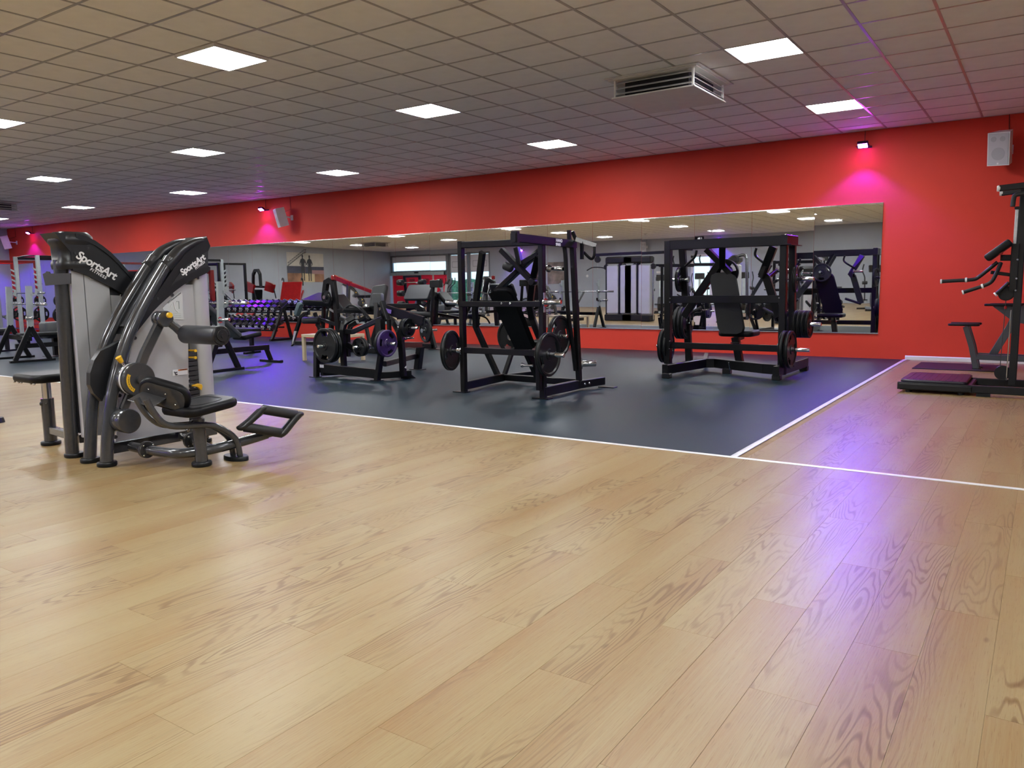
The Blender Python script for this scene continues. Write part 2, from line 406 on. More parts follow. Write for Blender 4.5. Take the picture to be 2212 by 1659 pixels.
# ---- suspended ceiling
g = MB(); g.box(((-29+XR)/2, (YF+YW)/2, H+0.15), (XR+29.6, YW-YF+0.4, 0.2)); ceil = struct(g.obj('ceiling', mat('plenum_dark', (0.1, 0.1, 0.1), 0.9)))
LIGHTS = [(i, j) for i in (5, -2, -10, -18, -26, -34) for j in (11, 6, 1)] + [(i, -4) for i in (5, -2, -10, -18, -26, -34)] + [(12, j) for j in (1, -4)] + \
         [(i, j) for i in (6, -3, -11, -20, -30, -40) for j in (-7, -13, -20)]
LIGHTS = [(i, j) for i, j in LIGHTS if i*T > -27.5]
AC = [(2.13, 4.38), (-15.6, 4.9), (-21.6, -6.6)]
def blocked(i, j):
    if (i, j) in LIGHTS: return True
    for ax, ay in AC:
        if abs((i+0.5)*T-ax) < 0.35 and abs((j+0.5)*T-ay) < 0.35: return True
    return False
i0, i1, j0, j1 = math.floor(-28.6/T), math.ceil(XR/T), math.floor(YF/T), math.ceil(YW/T)
tiles = [(i, j) for i in range(i0, i1) for j in range(j0, j1) if not blocked(i, j)]
def tile_geo(i, j):
    a, b = i*T+0.008, min((i+1)*T-0.008, XR); c, d = max(j*T+0.008, YF), min((j+1)*T-0.008, YW); z, e = H, 0.012
    k = 0.006
    vs = [(a, c, z+e), (b, c, z+e), (b, d, z+e), (a, d, z+e), (a, c, z+0.003), (b, c, z+0.003), (b, d, z+0.003), (a, d, z+0.003),
          (a+k, c+k, z), (b-k, c+k, z), (b-k, d-k, z), (a+k, d-k, z)]
    fs = [[1, 0, 4, 5], [2, 1, 5, 6], [3, 2, 6, 7], [0, 3, 7, 4], [5, 4, 8, 9], [6, 5, 9, 10], [7, 6, 10, 11], [4, 7, 11, 8], [9, 8, 11, 10], [0, 1, 2, 3]]
    return vs, fs
near, rest = split300(tiles, lambda q: ((q[0]+.5)*T, (q[1]+.5)*T, H))
full = None
for q in near:
    if full is None or (q[1]+1)*T > YW:
        o = geo_obj('ceiling_tile', [q], tile_geo, TILE, ceil, False)
        if (q[1]+1)*T <= YW: full = (o, q)
    else:
        o = full[0].copy(); COL.objects.link(o); o.parent = ceil
        o.location = ((q[0]-full[1][0])*T, (q[1]-full[1][1])*T, random.uniform(-0.0006, 0.0006))
_o = geo_obj('far_ceiling_tiles', rest, tile_geo, TILE, ceil, False); _o['kind'] = 'stuff'
g = MB(); w = 0.012
for i in range(i0, i1+1): g.box((i*T, (YF+YW)/2, H+0.0035), (2*w, YW-YF, 0.014))
for j in range(j0, j1+1): g.box(((-28.6+XR)/2, j*T, H+0.004), (XR+28.6, 2*w, 0.0136))
g.box(((-24+XR)/2, YW-0.012, H+0.002), (XR+24, 0.024, 0.012))
_o = g.obj('ceiling_grid', GRID, ceil)
# ---- LED ceiling panels
LEDW = mat('led_panel_diffuser', (0.9, 0.9, 0.9), 0.5, emit=(0.96, 0.985, 1.0), estr=PANEL_EMIT)
FRAMEW = mat('white_lamp_frame', (0.75, 0.75, 0.75), 0.4)
def light_panel(drop):
    root = thing('ceiling_light', '', 'ceiling light')
    d = MB(); d.box((0, 0, 0.004-drop), (0.568, 0.568, 0.006)); d.obj('diffuser', LEDW, root)
    f = MB()
    for sx, sy, a, b in ((0, 1, 0.596, 0.014), (0, -1, 0.596, 0.014), (1, 0, 0.014, 0.568), (-1, 0, 0.014, 0.568)):
        f.box((sx*0.291, sy*0.291, 0.010-drop/2), (a, b, 0.02+drop))
    f.obj('frame', FRAMEW, root)
    return root
ORD = ('first', 'second', 'third', 'fourth', 'fifth', 'sixth', 'seventh', 'eighth', 'ninth', 'tenth', 'eleventh', 'twelfth', 'thirteenth', 'fourteenth', 'fifteenth', 'sixteenth', 'seventeenth', 'eighteenth', 'nineteenth')
lp = light_panel(0.0); lpd = light_panel(0.03); used = [False, False]
ROWN = {11: 'in the row nearest the mirror wall', 6: 'in the second row out from the mirror wall', 1: 'in the row over the edge of the rubber floor'}
for i, j in LIGHTS:
    dr = (i, j) == (-2, 1)
    src = lpd if dr else lp; k = 1 if dr else 0
    o = copy_tree(src) if used[k] else src; used[k] = True
    o.location = ((i+.5)*T, (j+.5)*T, H)
    row = {11: 'row nearest the mirror wall', 6: 'second row from the mirror wall', 1: 'row over the rubber floor edge', -4: 'row just behind the rubber floor edge', -7: 'row farthest from the grey rear wall', -13: 'middle row before the grey rear wall', -20: 'row nearest the grey rear wall'}[j]
    line = ORD[sorted({a for a, b in LIGHTS if b == j}, reverse=True).index(i)]
    o['label'] = 'LED ceiling panel with a proud frame, nearest the back extension machine' if dr else 'LED ceiling panel, %s, %s from the cable machine end' % (row, line)
    o['group'] = 'square LED panels set in the ceiling grid'
# ---- ceiling cassette air conditioners
ALU = mat('pale_aluminium', (0.66, 0.65, 0.63), 0.4, 0.15, noise=0.04); DARKIN = mat('dark_duct', (0.012, 0.013, 0.018), 0.6)
def cassette(x, y, label):
    r = thing('air_cassette', label, 'air conditioner', (x, y, H), 'ceiling air units')
    f = MB(); f.box((x, y, H-0.0105), (1.06, 1.06, 0.011)); f.box((x, y, H-0.021), (0.99, 0.99, 0.01)); f.obj('flange', ALU, r)
    c = MB(); c.box((x, y, H-0.112), (0.72, 0.72, 0.172)); c.obj('core', DARKIN, r)
    p = MB(); p.box((x, y, H-0.205), (0.94, 0.94, 0.016), ch=0.004); pb = p.obj('bottom_plate', ALU, r)
    for sx in (-1, 1):
        for sy in (-1, 1):
            q = MB(); q.box((x+sx*0.44, y+sy*0.44, H-0.112), (0.02, 0.02, 0.172)); q.obj('corner_post', ALU, r)
    for s in range(4):
        a = s*math.pi/2; d = V((math.cos(a), math.sin(a), 0)); t = V((-d.y, d.x, 0))
        for k in range(3):
            z = H-0.055-0.055*k
            q = MB(); c0 = V((x, y, z))
            q.prism([c0+d*0.40+t*0.43+V((0, 0, .018)), c0+d*0.46+t*0.43-V((0, 0, .012)), c0+d*0.462+t*0.43-V((0, 0, .010)), c0+d*0.402+t*0.43+V((0, 0, .02))], t*-0.86)
            q.obj('louver', ALU, r)
    return r
cassette(*AC[0], 'suspended square air outlet with dark louvred sides near the end wall lamp')
cassette(*AC[1], 'flat square air outlet seen far down the ceiling')
cassette(*AC[2], 'louvred air outlet seen only in the mirror, by the shop windows')
for x, y in ((-9.0, -10.3), (-6.4, -11.5), (-14.3, -8.0)):
    g = MB(); g.cyl((x, y, H-0.05), (x, y, H), 0.055, 16, 0.07); g.cyl((x, y, H-0.07), (x, y, H-0.05), 0.03, 12)
    tag(g.obj('smoke_detector', WHITE, loc=(x, y, H)), 'small white ceiling detector seen in the mirror, ' + {-9.0: 'nearer the speaker', -6.4: 'nearer the glass door', -14.3: 'nearer the shop windows'}[x], 'detector', 'ceiling detectors')
# ---- mirror wall
ML = Y(33, 560, YW).x; MX = 3.60; MZ0, MZ1 = 0.385, 2.30
mroot = thing('wall_mirror', 'long wall mirror of tall silvered panels on the red wall', 'mirror', ((ML+MX)/2, YW, MZ0))
npan = round((MX-ML)/0.9755); pw = (MX-ML)/npan
TILT = {0: (0.0045, 0.001), 1: (0, 0), 2: (0.0006, 0.0004), 3: (-0.0004, 0), 5: (0.0005, -0.0006)}
for k in range(npan):
    xa, xb = MX-(k+1)*pw+0.0012, MX-k*pw-0.0012
    cx = (xa+xb)/2; cz = (MZ0+MZ1)/2
    g = MB(); g.box((0, 0, 0), (xb-xa, 0.005, MZ1-MZ0-0.004), ch=0.0012)
    o = g.obj('mirror_panel', MIRROR, None); o.parent = mroot
    o.location = V((cx, YW-0.014, cz))-V(mroot.location)
    tx, tz = TILT.get(k, (random.uniform(-.0004, .0004), random.uniform(-.0006, .0006)))
    o.rotation_euler = (tx, 0, tz)
for z, nm in ((MZ1+0.004, 'top_channel'), (MZ0-0.004, 'bottom_channel')):
    g = MB(); g.box(((ML+MX)/2, YW-0.013, z), (MX-ML, 0.024, 0.014)); g.obj(nm, CHROME if nm[0] == 't' else STEEL, mroot)
# ---- purple floods on the walls
LENS = mat('violet_led_lens', (0.9, 0.5, 1.0), 0.3, emit=(0.60, 0.06, 1.0), estr=160)
def flood(p, out, label):
    p = V(p); out = V(out); r = thing('flood_lamp', label, 'lamp', p, 'violet floodlights')
    sd = V((-out.y, out.x, 0)); c = p+out*0.16
    tl = math.radians(32); dn = (out*math.sin(tl)-V((0, 0, 1))*math.cos(tl)); bk = (out*math.cos(tl)+V((0, 0, 1))*math.sin(tl))
    b = MB(); b.box(c-dn*0.03, (0.15, 0.10, 0.05), (sd, bk, dn), ch=0.008); b.obj('housing', BLACKM, r)
    l = MB(); l.box(c, (0.125, 0.075, 0.012), (sd, bk, dn)); l.obj('lens', LENS, r)
    k = MB(); k.beam(p+sd*0.085, c+sd*0.085, 0.025, 0.006); k.beam(p-sd*0.085, c-sd*0.085, 0.025, 0.006); k.box(p+out*0.004, (0.2, 0.006, 0.03), (sd, out, V((0, 0, 1)))); k.obj('bracket', BLACKM, r)
    w = MB(); w.tube([p+out*0.02+V((0, 0, 0.02)), p+out*0.015+V((0, 0, 0.1)), V((p.x, p.y, H-0.002))+out*0.012], 0.004, 6); w.obj('cable', BLACKM, r)
    ld = bpy.data.lights.new('violet_flood', 'SPOT'); ld.energy = LED_POWER; ld.color = (0.10, 0.004, 1.0)
    ld.spot_size = math.radians(126); ld.spot_blend = 0.25; ld.shadow_soft_size = 0.05
    lo = bpy.data.objects.new('violet_flood', ld); COL.objects.link(lo); lo.parent = r
    lo.matrix_local = Matrix.Translation(c+dn*0.012-p) @ V((0, 0, -1)).rotation_difference(dn).to_matrix().to_4x4()
    return r
flood((3.31, YW, 3.13), (0, -1, 0), 'violet floodlight on the red wall above the right end of the mirror')
flood((-10.3, YW, 3.11), (0, -1, 0), 'violet floodlight on the red wall above the dumbbell rack')
flood((-22.1, YW, 3.13), (0, -1, 0), 'violet floodlight near the far corner of the red wall')
flood((-7.1, YF, 3.13), (0, 1, 0), 'violet floodlight over the glass door, seen in the mirror')
flood((-18.2, YF, 3.10), (0, 1, 0), 'violet floodlight on the grey wall beside the shop windows, seen in the mirror')
# ---- wall speakers
def speaker(p, yaw, tilt, label, roll=0.0):
    p = V(p); r = thing('wall_speaker', label, 'speaker', p, 'white wall speakers')
    M = Matrix.Rotation(yaw, 3, 'Z') @ Matrix.Rotation(roll, 3, 'Y') @ Matrix.Rotation(tilt, 3, 'X')
    ex, ey, ez = M @ V((1, 0, 0)), M @ V((0, 1, 0)), M @ V((0, 0, 1))
    c = p
    b = MB(); pr = [(-0.135, -0.11), (0.135, -0.11), (0.085, 0.11), (-0.085, 0.11)]
    b.loft([[c+ex*x+ey*y+ez*z for x, y in pr] for z in (-0.215, 0.215)], smooth=False); b.obj('cabinet', WHITE, r)
    q = MB(); q.box(c-ey*0.113, (0.245, 0.008, 0.405), (ex, ey, ez), ch=0.003); gr = q.obj('grille', mat('grey_grille', (0.50, 0.50, 0.52), 0.6, bump=0.6, bscale=500), r)
    for x, z, rad in ((0, -0.06, 0.085), (-0.06, 0.13, 0.035), (0.05, 0.13, 0.035)):
        d = MB(); d.cyl(c-ey*0.112+ex*x+ez*z, c-ey*0.119+ex*x+ez*z, rad, 24, rad*0.96); d.obj('driver', mat('speaker_cone_shade', (0.40, 0.40, 0.42), 0.6), gr)
    d = MB(); d.cyl(c-ey*0.112-ez*0.185, c-ey*0.121-ez*0.185, 0.012, 12); d.obj('badge', LABEL, gr)
    wy = YW if p.y > 0 else YF
    k = MB(); e = V((p.x+0.05, wy, p.z)); k.beam(c+ey*0.09, V((c.x+0.08, wy-math.copysign(0.02, wy), c.z)), 0.03, 0.03); k.box(V((c.x+0.08, wy-math.copysign(0.008, wy), c.z)), (0.08, 0.014, 0.12)); k.obj('bracket', WHITE, r)
    w = MB(); w.tube([c+ey*0.1+ez*0.1, V((c.x+0.06, wy-math.copysign(0.012, wy), c.z+0.2)), V((c.x+0.05, wy-math.copysign(0.012, wy), H-0.003))], 0.004, 6); w.obj('cable', BLACKM, r)
    return r
speaker((5.06, YW-0.26, 2.90), math.radians(-18), math.radians(14), 'white speaker tilted on the red wall at the cable machine end', math.radians(4))
speaker((-9.45, YW-0.26, 2.87), math.radians(-28), math.radians(14), 'white speaker on the red wall beside the lamp over the dumbbells')
speaker((-23.35, YW-0.30, 2.88), math.radians(-25), math.radians(14), 'white speaker in the far corner of the red wall')
speaker((-10.9, YF+0.26, 3.0), math.radians(180-20), math.radians(14), 'white speaker on the grey wall behind the cable towers, seen in the mirror')
# ---- storefront seen in the mirror
FRM = mat('grey_window_frame', (0.14, 0.145, 0.155), 0.4, noise=0.05)
BLIND = mat('pale_frosted_band', (0.62, 0.62, 0.65), 0.7)
REDFILM = mat('red_door_film', (0.72, 0.012, 0.045), 0.35)
wi = 0
def bay(x0, x1, zb, label, zt=3.12, bands=()):
    global wi; wi += 1
    r = bpy.data.objects.new('window_%d' % wi, None); COL.objects.link(r); r.location = ((x0+x1)/2, YF, zb); r['kind'] = 'structure'
    f = MB()
    for a, b, c, d in ((x0, x0+0.12, zb, zt), (x1-0.12, x1, zb, zt), (x0, x1, zt-0.10, zt), (x0, x1, zb, zb+0.10)):
        f.box(((a+b)/2, YF-0.08, (c+d)/2), (b-a, 0.09, d-c))
    f.obj('window_frame', FRM, r)
    q = MB(); q.box(((x0+x1)/2, YF-0.09, (zb+zt)/2), (x1-x0-0.22, 0.008, zt-zb-0.18)); q.obj('pane', GLASS, r)
    for z0, z1, m_, nm in bands:
        b = MB(); b.box(((x0+x1)/2, YF-0.075, (z0+z1)/2), (x1-x0-0.24, 0.006, z1-z0)); b.obj(nm, m_, r)
    return r
bay(-28.0, -26.9, 0.0, '', bands=((2.65, 3.02, BLIND, 'frosted_band'),)) if False else None
bay(-23.4, -21.95, 0.0, '', bands=((2.0, 3.0, BLIND, 'frosted_band'),))
bay(-21.9, -20.35, 0.0, '', bands=((2.0, 3.0, BLIND, 'frosted_band'),))
bay(-28.0, -23.5, 2.08, '', bands=((2.68, 3.02, BLIND, 'frosted_band'),))
g = MB(); g.box((-23.45, YF-0.06, 1.56), (0.14, 0.14, 3.12)); struct(g.obj('trim_3', FRM))
# sign lettering and wall signs on the frosted glass
SIGN = mat('sign_outline_grey', (0.30, 0.31, 0.34), 0.6)
# red sliding doors under an operator box
dr = bpy.data.objects.new('door_1', None); COL.objects.link(dr); dr.location = (-25.8, YF, 0); dr['kind'] = 'structure'
for k in range(4):
    x0 = -27.9+k*1.1
    q = MB(); q.box((x0+0.55, YF-0.05, 0.97), (1.06, 0.03, 1.90)); lf = q.obj('door_leaf', REDFILM, dr)
    q = MB(); q.box((x0+0.55, YF-0.03, 1.55), (0.42, 0.012, 0.28)); q.obj('door_sign', mat('dark_red_sign', (0.25, 0.02, 0.03), 0.5), lf)
    q = MB()
    for xx in (x0+0.03, x0+1.07): q.box((xx, YF-0.045, 0.97), (0.05, 0.05, 1.92))
    q.obj('door_frame', mat('white_door_stile', (0.6, 0.55, 0.57), 0.4), lf)
q = MB(); q.box((-25.75, YF+0.02, 2.0), (4.4, 0.16, 0.18)); ob_ = q.obj('operator_box', SILVG, dr)
q = MB(); q.box((-25.75, YF+0.13, 2.05), (0.3, 0.08, 0.08)); q.obj('door_sensor', BLACKM, ob_)
q = MB(); q.box((-23.62, YF+0.02, 2.0), (0.12, 0.17, 0.2)); q.obj('end_cap', BLACKM, ob_)
# glass door in the grey wall
d2 = bpy.data.objects.new('door_2', None); COL.objects.link(d2); d2.location = (-8.0, YF, 0); d2['kind'] = 'structure'
q = MB()
for a, b, c, d in ((DX0, DX0+0.13, 0, 2.5), (DX1-0.13, DX1, 0, 2.5), (DX0, DX1, 2.38, 2.5), (DX0, DX1, 0, 0.12), (DX0, DX1, 2.0, 2.06)):
    q.box(((a+b)/2, YF-0.06, (c+d)/2), (b-a, 0.1, d-c))
q.obj('door_frame', WHITE, d2)
q = MB(); q.box((-8.0, YF-0.06, 1.25), (0.85, 0.01, 2.3)); q.obj('pane', GLASS, d2)
q = MB(); q.cyl((-7.68, YF+0.01, 0.98), (-7.68, YF+0.01, 1.12), 0.012, 10); q.obj('door_handle', STEEL, d2)
# outdoors, only seen through those panes
g = MB(); g.box((-10, YF-15.2, -0.06), (90, 30, 0.1)); struct(g.obj('ground', mat('pale_paving', (0.42, 0.44, 0.45), 0.8, noise=0.15, nscale=1)))
LEAF = mat('hedge_green', (0.12, 0.26, 0.13), 0.7, noise=0.5, nscale=6)
for k, (x, y, w_, h_) in enumerate(((-30, -24, 9, 1.6), (-20, -25, 7, 1.3), (-8, -24.5, 6, 1.5))):
    bm = bmesh.new(); bmesh.ops.create_icosphere(bm, subdivisions=5, radius=1.0)
    for v in bm.verts:
        c = v.co; s = max(abs(c.x), abs(c.y), abs(c.z)); c = c/s*0.75+c*0.25
        j = 1+0.10*math.sin(9*c.x+k)*math.cos(11*c.y)*math.sin(7*c.z+1)+random.uniform(-.05, .05)
        v.co = V((c.x*w_/2*j, c.y*0.6*j, (c.z+1)*h_/2*j))
    me = bpy.data.meshes.new('hedge'); bm.to_mesh(me); bm.free(); me.materials.append(LEAF)
    o = bpy.data.objects.new('hedge', me); COL.objects.link(o); o.location = (x, y, -0.05)
    tag(o, ['long clipped hedge outside the red doors', 'lower hedge outside the frosted windows', 'hedge outside the glass door'][k], 'hedge', 'hedges outside')
# ================================================================ weight plates, dumbbells, small shared builders
def plate_mesh(name, R, t, holes, mt, hub=0.055):
    """olympic plate, axis z, real grip openings (angle, half width) between 0.56R and 0.83R"""
    n = 48; prof = [(0.027, t*0.5), (hub, t*0.5), (hub*1.12, t*0.28), (0.56*R, t*0.26), (0.83*R, t*0.26), (0.88*R, t*0.5), (0.97*R, t*0.5), (R, t*0.36)]
    vs, fs, sm = [], [], []
    def op(k):
        a = 360.0*(k+0.5)/n
        return any(abs((a-h+180) % 360-180) < w for h, w in holes)
    m_ = len(prof)
    for s in (1, -1):
        for r, z in prof:
            for k in range(n):
                a = 2*math.pi*k/n; vs.append((r*math.cos(a), r*math.sin(a), s*z))
    def vid(s, i, k): return (0 if s > 0 else m_*n)+i*n+(k % n)
    for s in (1, -1):
        for i in range(m_-1):
            for k in range(n):
                if i == 3 and op(k): continue
                q = [vid(s, i, k), vid(s, i, k+1), vid(s, i+1, k+1), vid(s, i+1, k)]
                fs.append(q if s < 0 else q[::-1]); sm.append(False)
    for k in range(n):
        fs.append([vid(1, m_-1, k), vid(1, m_-1, k+1), vid(-1, m_-1, k+1), vid(-1, m_-1, k)]); sm.append(True)
        fs.append([vid(1, 0, k+1), vid(1, 0, k), vid(-1, 0, k), vid(-1, 0, k+1)]); sm.append(True)
        if op(k):
            fs.append([vid(1, 3, k+1), vid(1, 3, k), vid(-1, 3, k), vid(-1, 3, k+1)]); sm.append(True)
            fs.append([vid(1, 4, k), vid(1, 4, k+1), vid(-1, 4, k+1), vid(-1, 4, k)]); sm.append(True)
            if not op(k-1): fs.append([vid(1, 3, k), vid(1, 4, k), vid(-1, 4, k), vid(-1, 3, k)]); sm.append(False)
            if not op(k+1): fs.append([vid(1, 4, k+1), vid(1, 3, k+1), vid(-1, 3, k+1), vid(-1, 4, k+1)]); sm.append(False)
    me = bpy.data.meshes.new(name); me.from_pydata(vs, [], fs); me.polygons.foreach_set('use_smooth', sm); me.materials.append(mt); me.update()
    return me
H2 = [(90, 20), (270, 20)]; H3 = [(90, 24), (210, 24), (330, 24)]
PM = {'big': plate_mesh('weight_plate', 0.225, 0.050, H2, RUBBER), 'big3': plate_mesh('weight_plate', 0.225, 0.046, H3, RUBBER),
      'mid': plate_mesh('weight_plate', 0.170, 0.042, H3, RUBBER), 'small': plate_mesh('weight_plate', 0.120, 0.036, H3, RUBBER, 0.045),
      'violet': plate_mesh('weight_plate', 0.170, 0.042, H3, PURPLEP)}
def plate(kind, c, axis, label, group=None, spin=0.0):
    o = bpy.data.objects.new('weight_plate', PM[kind]); COL.objects.link(o); orient(o, c, axis, spin)
    return tag(o, label, 'weight plate', group or 'weight plates on machine pegs')
def peg(parent, p, q, r=0.025, name='plate_peg', mt=None):
    g = MB(); p, q = V(p), V(q); d = (q-p).normalized(); g.cyl(p, q, r, 18, ch=0.004); g.cyl(p-d*0.004, p+d*0.012, r*1.9, 18)
    return g.obj(name, mt or CHROME, parent)
def bolts(parent, pts, axis, r=0.011, mt=None):
    for p in pts:
        g = MB(); g.cyl(V(p), V(p)+V(axis).normalized()*0.012, r, 8, ch=0.003); g.obj('bolt', mt or CHROME, parent)
# ================================================================ SportsArt back-extension station (A) and its twin (B), back to back
XA = 0.43
c1 = crop(0, 450, 2.7657); c3 = crop(180, 640, 4.254); c8 = crop(290, 490, 8.295); c2 = crop(310, 640, 8.733)
A = thing('back_extension_machine', 'graphite back extension machine with silver weight tower and roller pad', 'exercise machine', (0.62, -0.9, 0))
near = [c1(*p) for p in ((640, 1530), (642, 1400), (650, 1280), (663, 1150), (690, 1010), (735, 850), (790, 705), (855, 575), (925, 450), (985, 350), (1015, 300))]
farp = [c1(*p) for p in ((540, 1515), (542, 1380), (548, 1260), (560, 1120), (583, 980), (622, 830), (682, 690), (755, 555), (825, 440), (893, 335), (920, 292))]
nearw = [X(u, v, 0.45) for u, v in near]; nearw[0].z = 0.03
farw = [X(u, v, 0.225) for u, v in farp]; farw[0].z = 0.03
dy = -1.19-nearw[0].y
hump = [(c8(*p)) for p in ((700, 520), (800, 400), (930, 310), (1100, 225), (1290, 190))]
humpw = [X(u, v+6, 0.45) for u, v in hump]
for nm, pts in (('main_tube', nearw), ('main_tube', farw)):
    g = MB(); g.tube(smooth(pts, 3), 0.042, 16); g.obj(nm, GREYP, A)
for pts, x in ((nearw, 0.45), (farw, 0.225)):
    g = MB(); f = V((x, pts[0].y, 0)); g.cyl(f, f+V((0, 0, 0.032)), 0.064, 24, ch=0.006); g.obj('foot', RUBBER, A)
# web between the tubes, with the slot
web0 = [nearw[i] for i in (6, 7, 8, 9, 10)]; web1 = [farw[i] for i in (6, 7, 8, 9, 10)]
g = MB(); g.loft([[a+V((0, .012, -.012)), b+V((0, .012, -.012)), b+V((0, .03, -.03)), a+V((0, .03, -.03))] for a, b in zip(web0, web1)], smooth=False); g.obj('tube_web', GREYP, A)
# black cover: side profile on x = 0.475, carried across to x = 0.20
up_ = [c8(*p) for p in ((1310, 168), (1180, 225), (1050, 320), (930, 440), (800, 600), (680, 780), (540, 985), (400, 1195), (260, 1420))] + [c1(*p) for p in ((830, 700), (800, 755))]
lo_ = [c1(*p) for p in ((808, 752),)] + [c8(*p) for p in ((330, 1530), (460, 1395), (600, 1270), (720, 1165), (880, 1045), (1040, 955), (1200, 880), (1330, 815))] + [(455.6, 582), (455.6, 577), (449.5, 573), (449.7, 545), (455.8, 530)]
prof = [X(u, v, 0.475) for u, v in up_+lo_]
g = MB(); g.loft([[p+V((-0.275, 0, 0)) for p in prof], [p+V((-0.012, 0, 0)) for p in prof], [p+(sum(prof, V())/len(prof)-p)*0.02 for p in prof]], smooth=False)
cov = g.obj('top_cover', PLAST, A)
for dx in (0, -0.225):
    g = MB(); pts = smooth([nearw[-2]+V((dx, 0, 0))]+[h+V((dx, 0, 0)) for h in humpw], 3)
    n_ = len(pts); g.tube(pts, n=16, rs=[0.047*(1-0.55*(i/(n_-1))**2.2) for i in range(n_)]); g.obj('tube_sleeve', PLAST, cov)
ins = [X(*c8(*p), 0.478) for p in ((670, 1045), (780, 870), (930, 700), (1100, 575), (1320, 440), (1320, 700), (1200, 745), (980, 850), (800, 960))]
g = MB(); g.prism([p+V((-.004, 0, 0)) for p in ins], (0.006, 0, 0)); g.obj('badge_panel', mat('black_satin_panel', (0.02, 0.021, 0.024), 0.42), cov)
def brand(px0, px1, x, par, up=True, sz=0.075):
    a, b = X(*px0, x), X(*px1, x); d = (b-a); up_v = V((0, -d.z, d.y)) if d.y > 0 else V((0, d.z, -d.y))
    text('SportsArt', sz, a, d, V((0, 0, 1)), LABEL, 'brand_lettering', par, shear=0.15, bold=0.0022, space=0.93)
    dn = d.normalized(); u = V((1, 0, 0)).cross(dn); u = u if u.z > 0 else -u
    text('FITNESS', sz*0.36, a+dn*(d.length*0.58)-u*sz*0.34, d, V((0, 0, 1)), LABEL, 'brand_lettering', par, shear=0.15, bold=0.0008, space=1.25)
brand(c8(862, 876), c8(1225, 612), 0.482, cov, sz=0.063)
for p in ((1270, 500), (1275, 655), (425, 1285)):
    g = MB(); q = X(*c8(*p), 0.481); g.cyl(q, q+V((.004, 0, 0)), 0.008, 10); g.obj('screw_plug', INK, cov)
# silver shroud: flat panel, slot with the weight stack, rounded outer column
def yz(u, v, x): return X(u, v, x)
pl = [yz(*p, XA) for p in ((250, 954), (262, 850), (290, 722), (330, 672), (400, 610), (405, 640), (409, 929.5))]
g = MB(); g.prism(pl, (-0.012, 0, 0)); sh = g.obj('shroud_panel', SILVER, A)
yl, yr_ = yz(431, 800, XA).y, yz(469, 800, XA).y
zt, zb = yz(456, 587, XA).z-0.01, 0.16
g = MB(); arc = [(XA-0.24, yl)] + [(XA-0.05+0.05*math.sin(a), yl+(yr_-yl)*(0.02+0.48*k/8*2)) for k, a in [(k, math.pi*0.5*min(1, k/2.0)) for k in range(0, 5)]]
cx = XA-0.075; ring = []
for k in range(13):
    a = math.pi/2-math.pi*k/12*1.0
    ring.append((cx+0.075*math.sin(a) if False else XA-0.075+0.075*math.cos((k/12)*math.pi*0.9-0.1), yl+(yr_-yl)*(k/12)))
ring = [(XA-0.20, yl), (XA-0.012, yl), (XA, yl+0.012), (XA+0.004, yl+(yr_-yl)*0.35), (XA, yl+(yr_-yl)*0.6), (XA-0.012, yl+(yr_-yl)*0.8), (XA-0.04, yl+(yr_-yl)*0.94), (XA-0.08, yr_), (XA-0.20, yr_)]
g.loft([[V((x, y, z)) for x, y in ring] for z in (zb, zt)]); g.obj('shroud_column', SILVER, A)
g = MB(); g.box((XA-0.12, (pl[-1].y+yl)/2+0.0, (zb+zt)/2-0.06), (0.18, 0.02, zt-zb-0.12)); g.box((XA-0.115, (pl[-1].y+pl[0].y)/2, 0.9), (0.17, 0.02, 0.3)); g.obj('inner_frame', INK, A)
slot0, slot1 = pl[-1].y, yl
g = MB(); g.box((XA-0.02, (slot0+slot1)/2, 1.02), (0.012, slot1-slot0+0.01, 0.40)); g.obj('slot_cover', SILVER, A)
for k in range(15):
    z = 0.20+k*0.036
    g = MB(); g.box((XA-0.07, (slot0+slot1)/2, z), (0.11, slot1-slot0+0.03, 0.031), ch=0.003); w_ = g.obj('weight', INK, A)
    text('%d' % ((15-k)*5), 0.016, (XA-0.0145, slot0+0.022, z-0.006), (0, 1, 0), (0, 0, 1), LABEL, 'weight_number', w_)
for v in (757, 772):
    a = X(412, v, XA); g = MB(); g.cyl(a+V((-.02, 0, 0)), a+V((.05, .0, .0)), 0.0075, 10); g.cyl(a+V((.05, 0, 0)), a+V((.062, 0, 0)), 0.011, 12); g.obj('add_weight_lever', YELL, A)
a = X(416, 833, XA); g = MB(); g.cyl(a+V((-.03, 0, 0)), a+V((.03, 0, 0)), 0.014, 14); pn = g.obj('selector_pin', STEEL, A)
g = MB(); g.pad([a+V((.028, y, z)) for y, z in ((-.03, .012), (.02, .018), (.05, .008), (.055, -.012), (.04, -.03), (.02, -.004), (-.03, -.002))], (1, 0, 0), 0.02, 0.006); g.obj('pin_grip', YELL, pn)
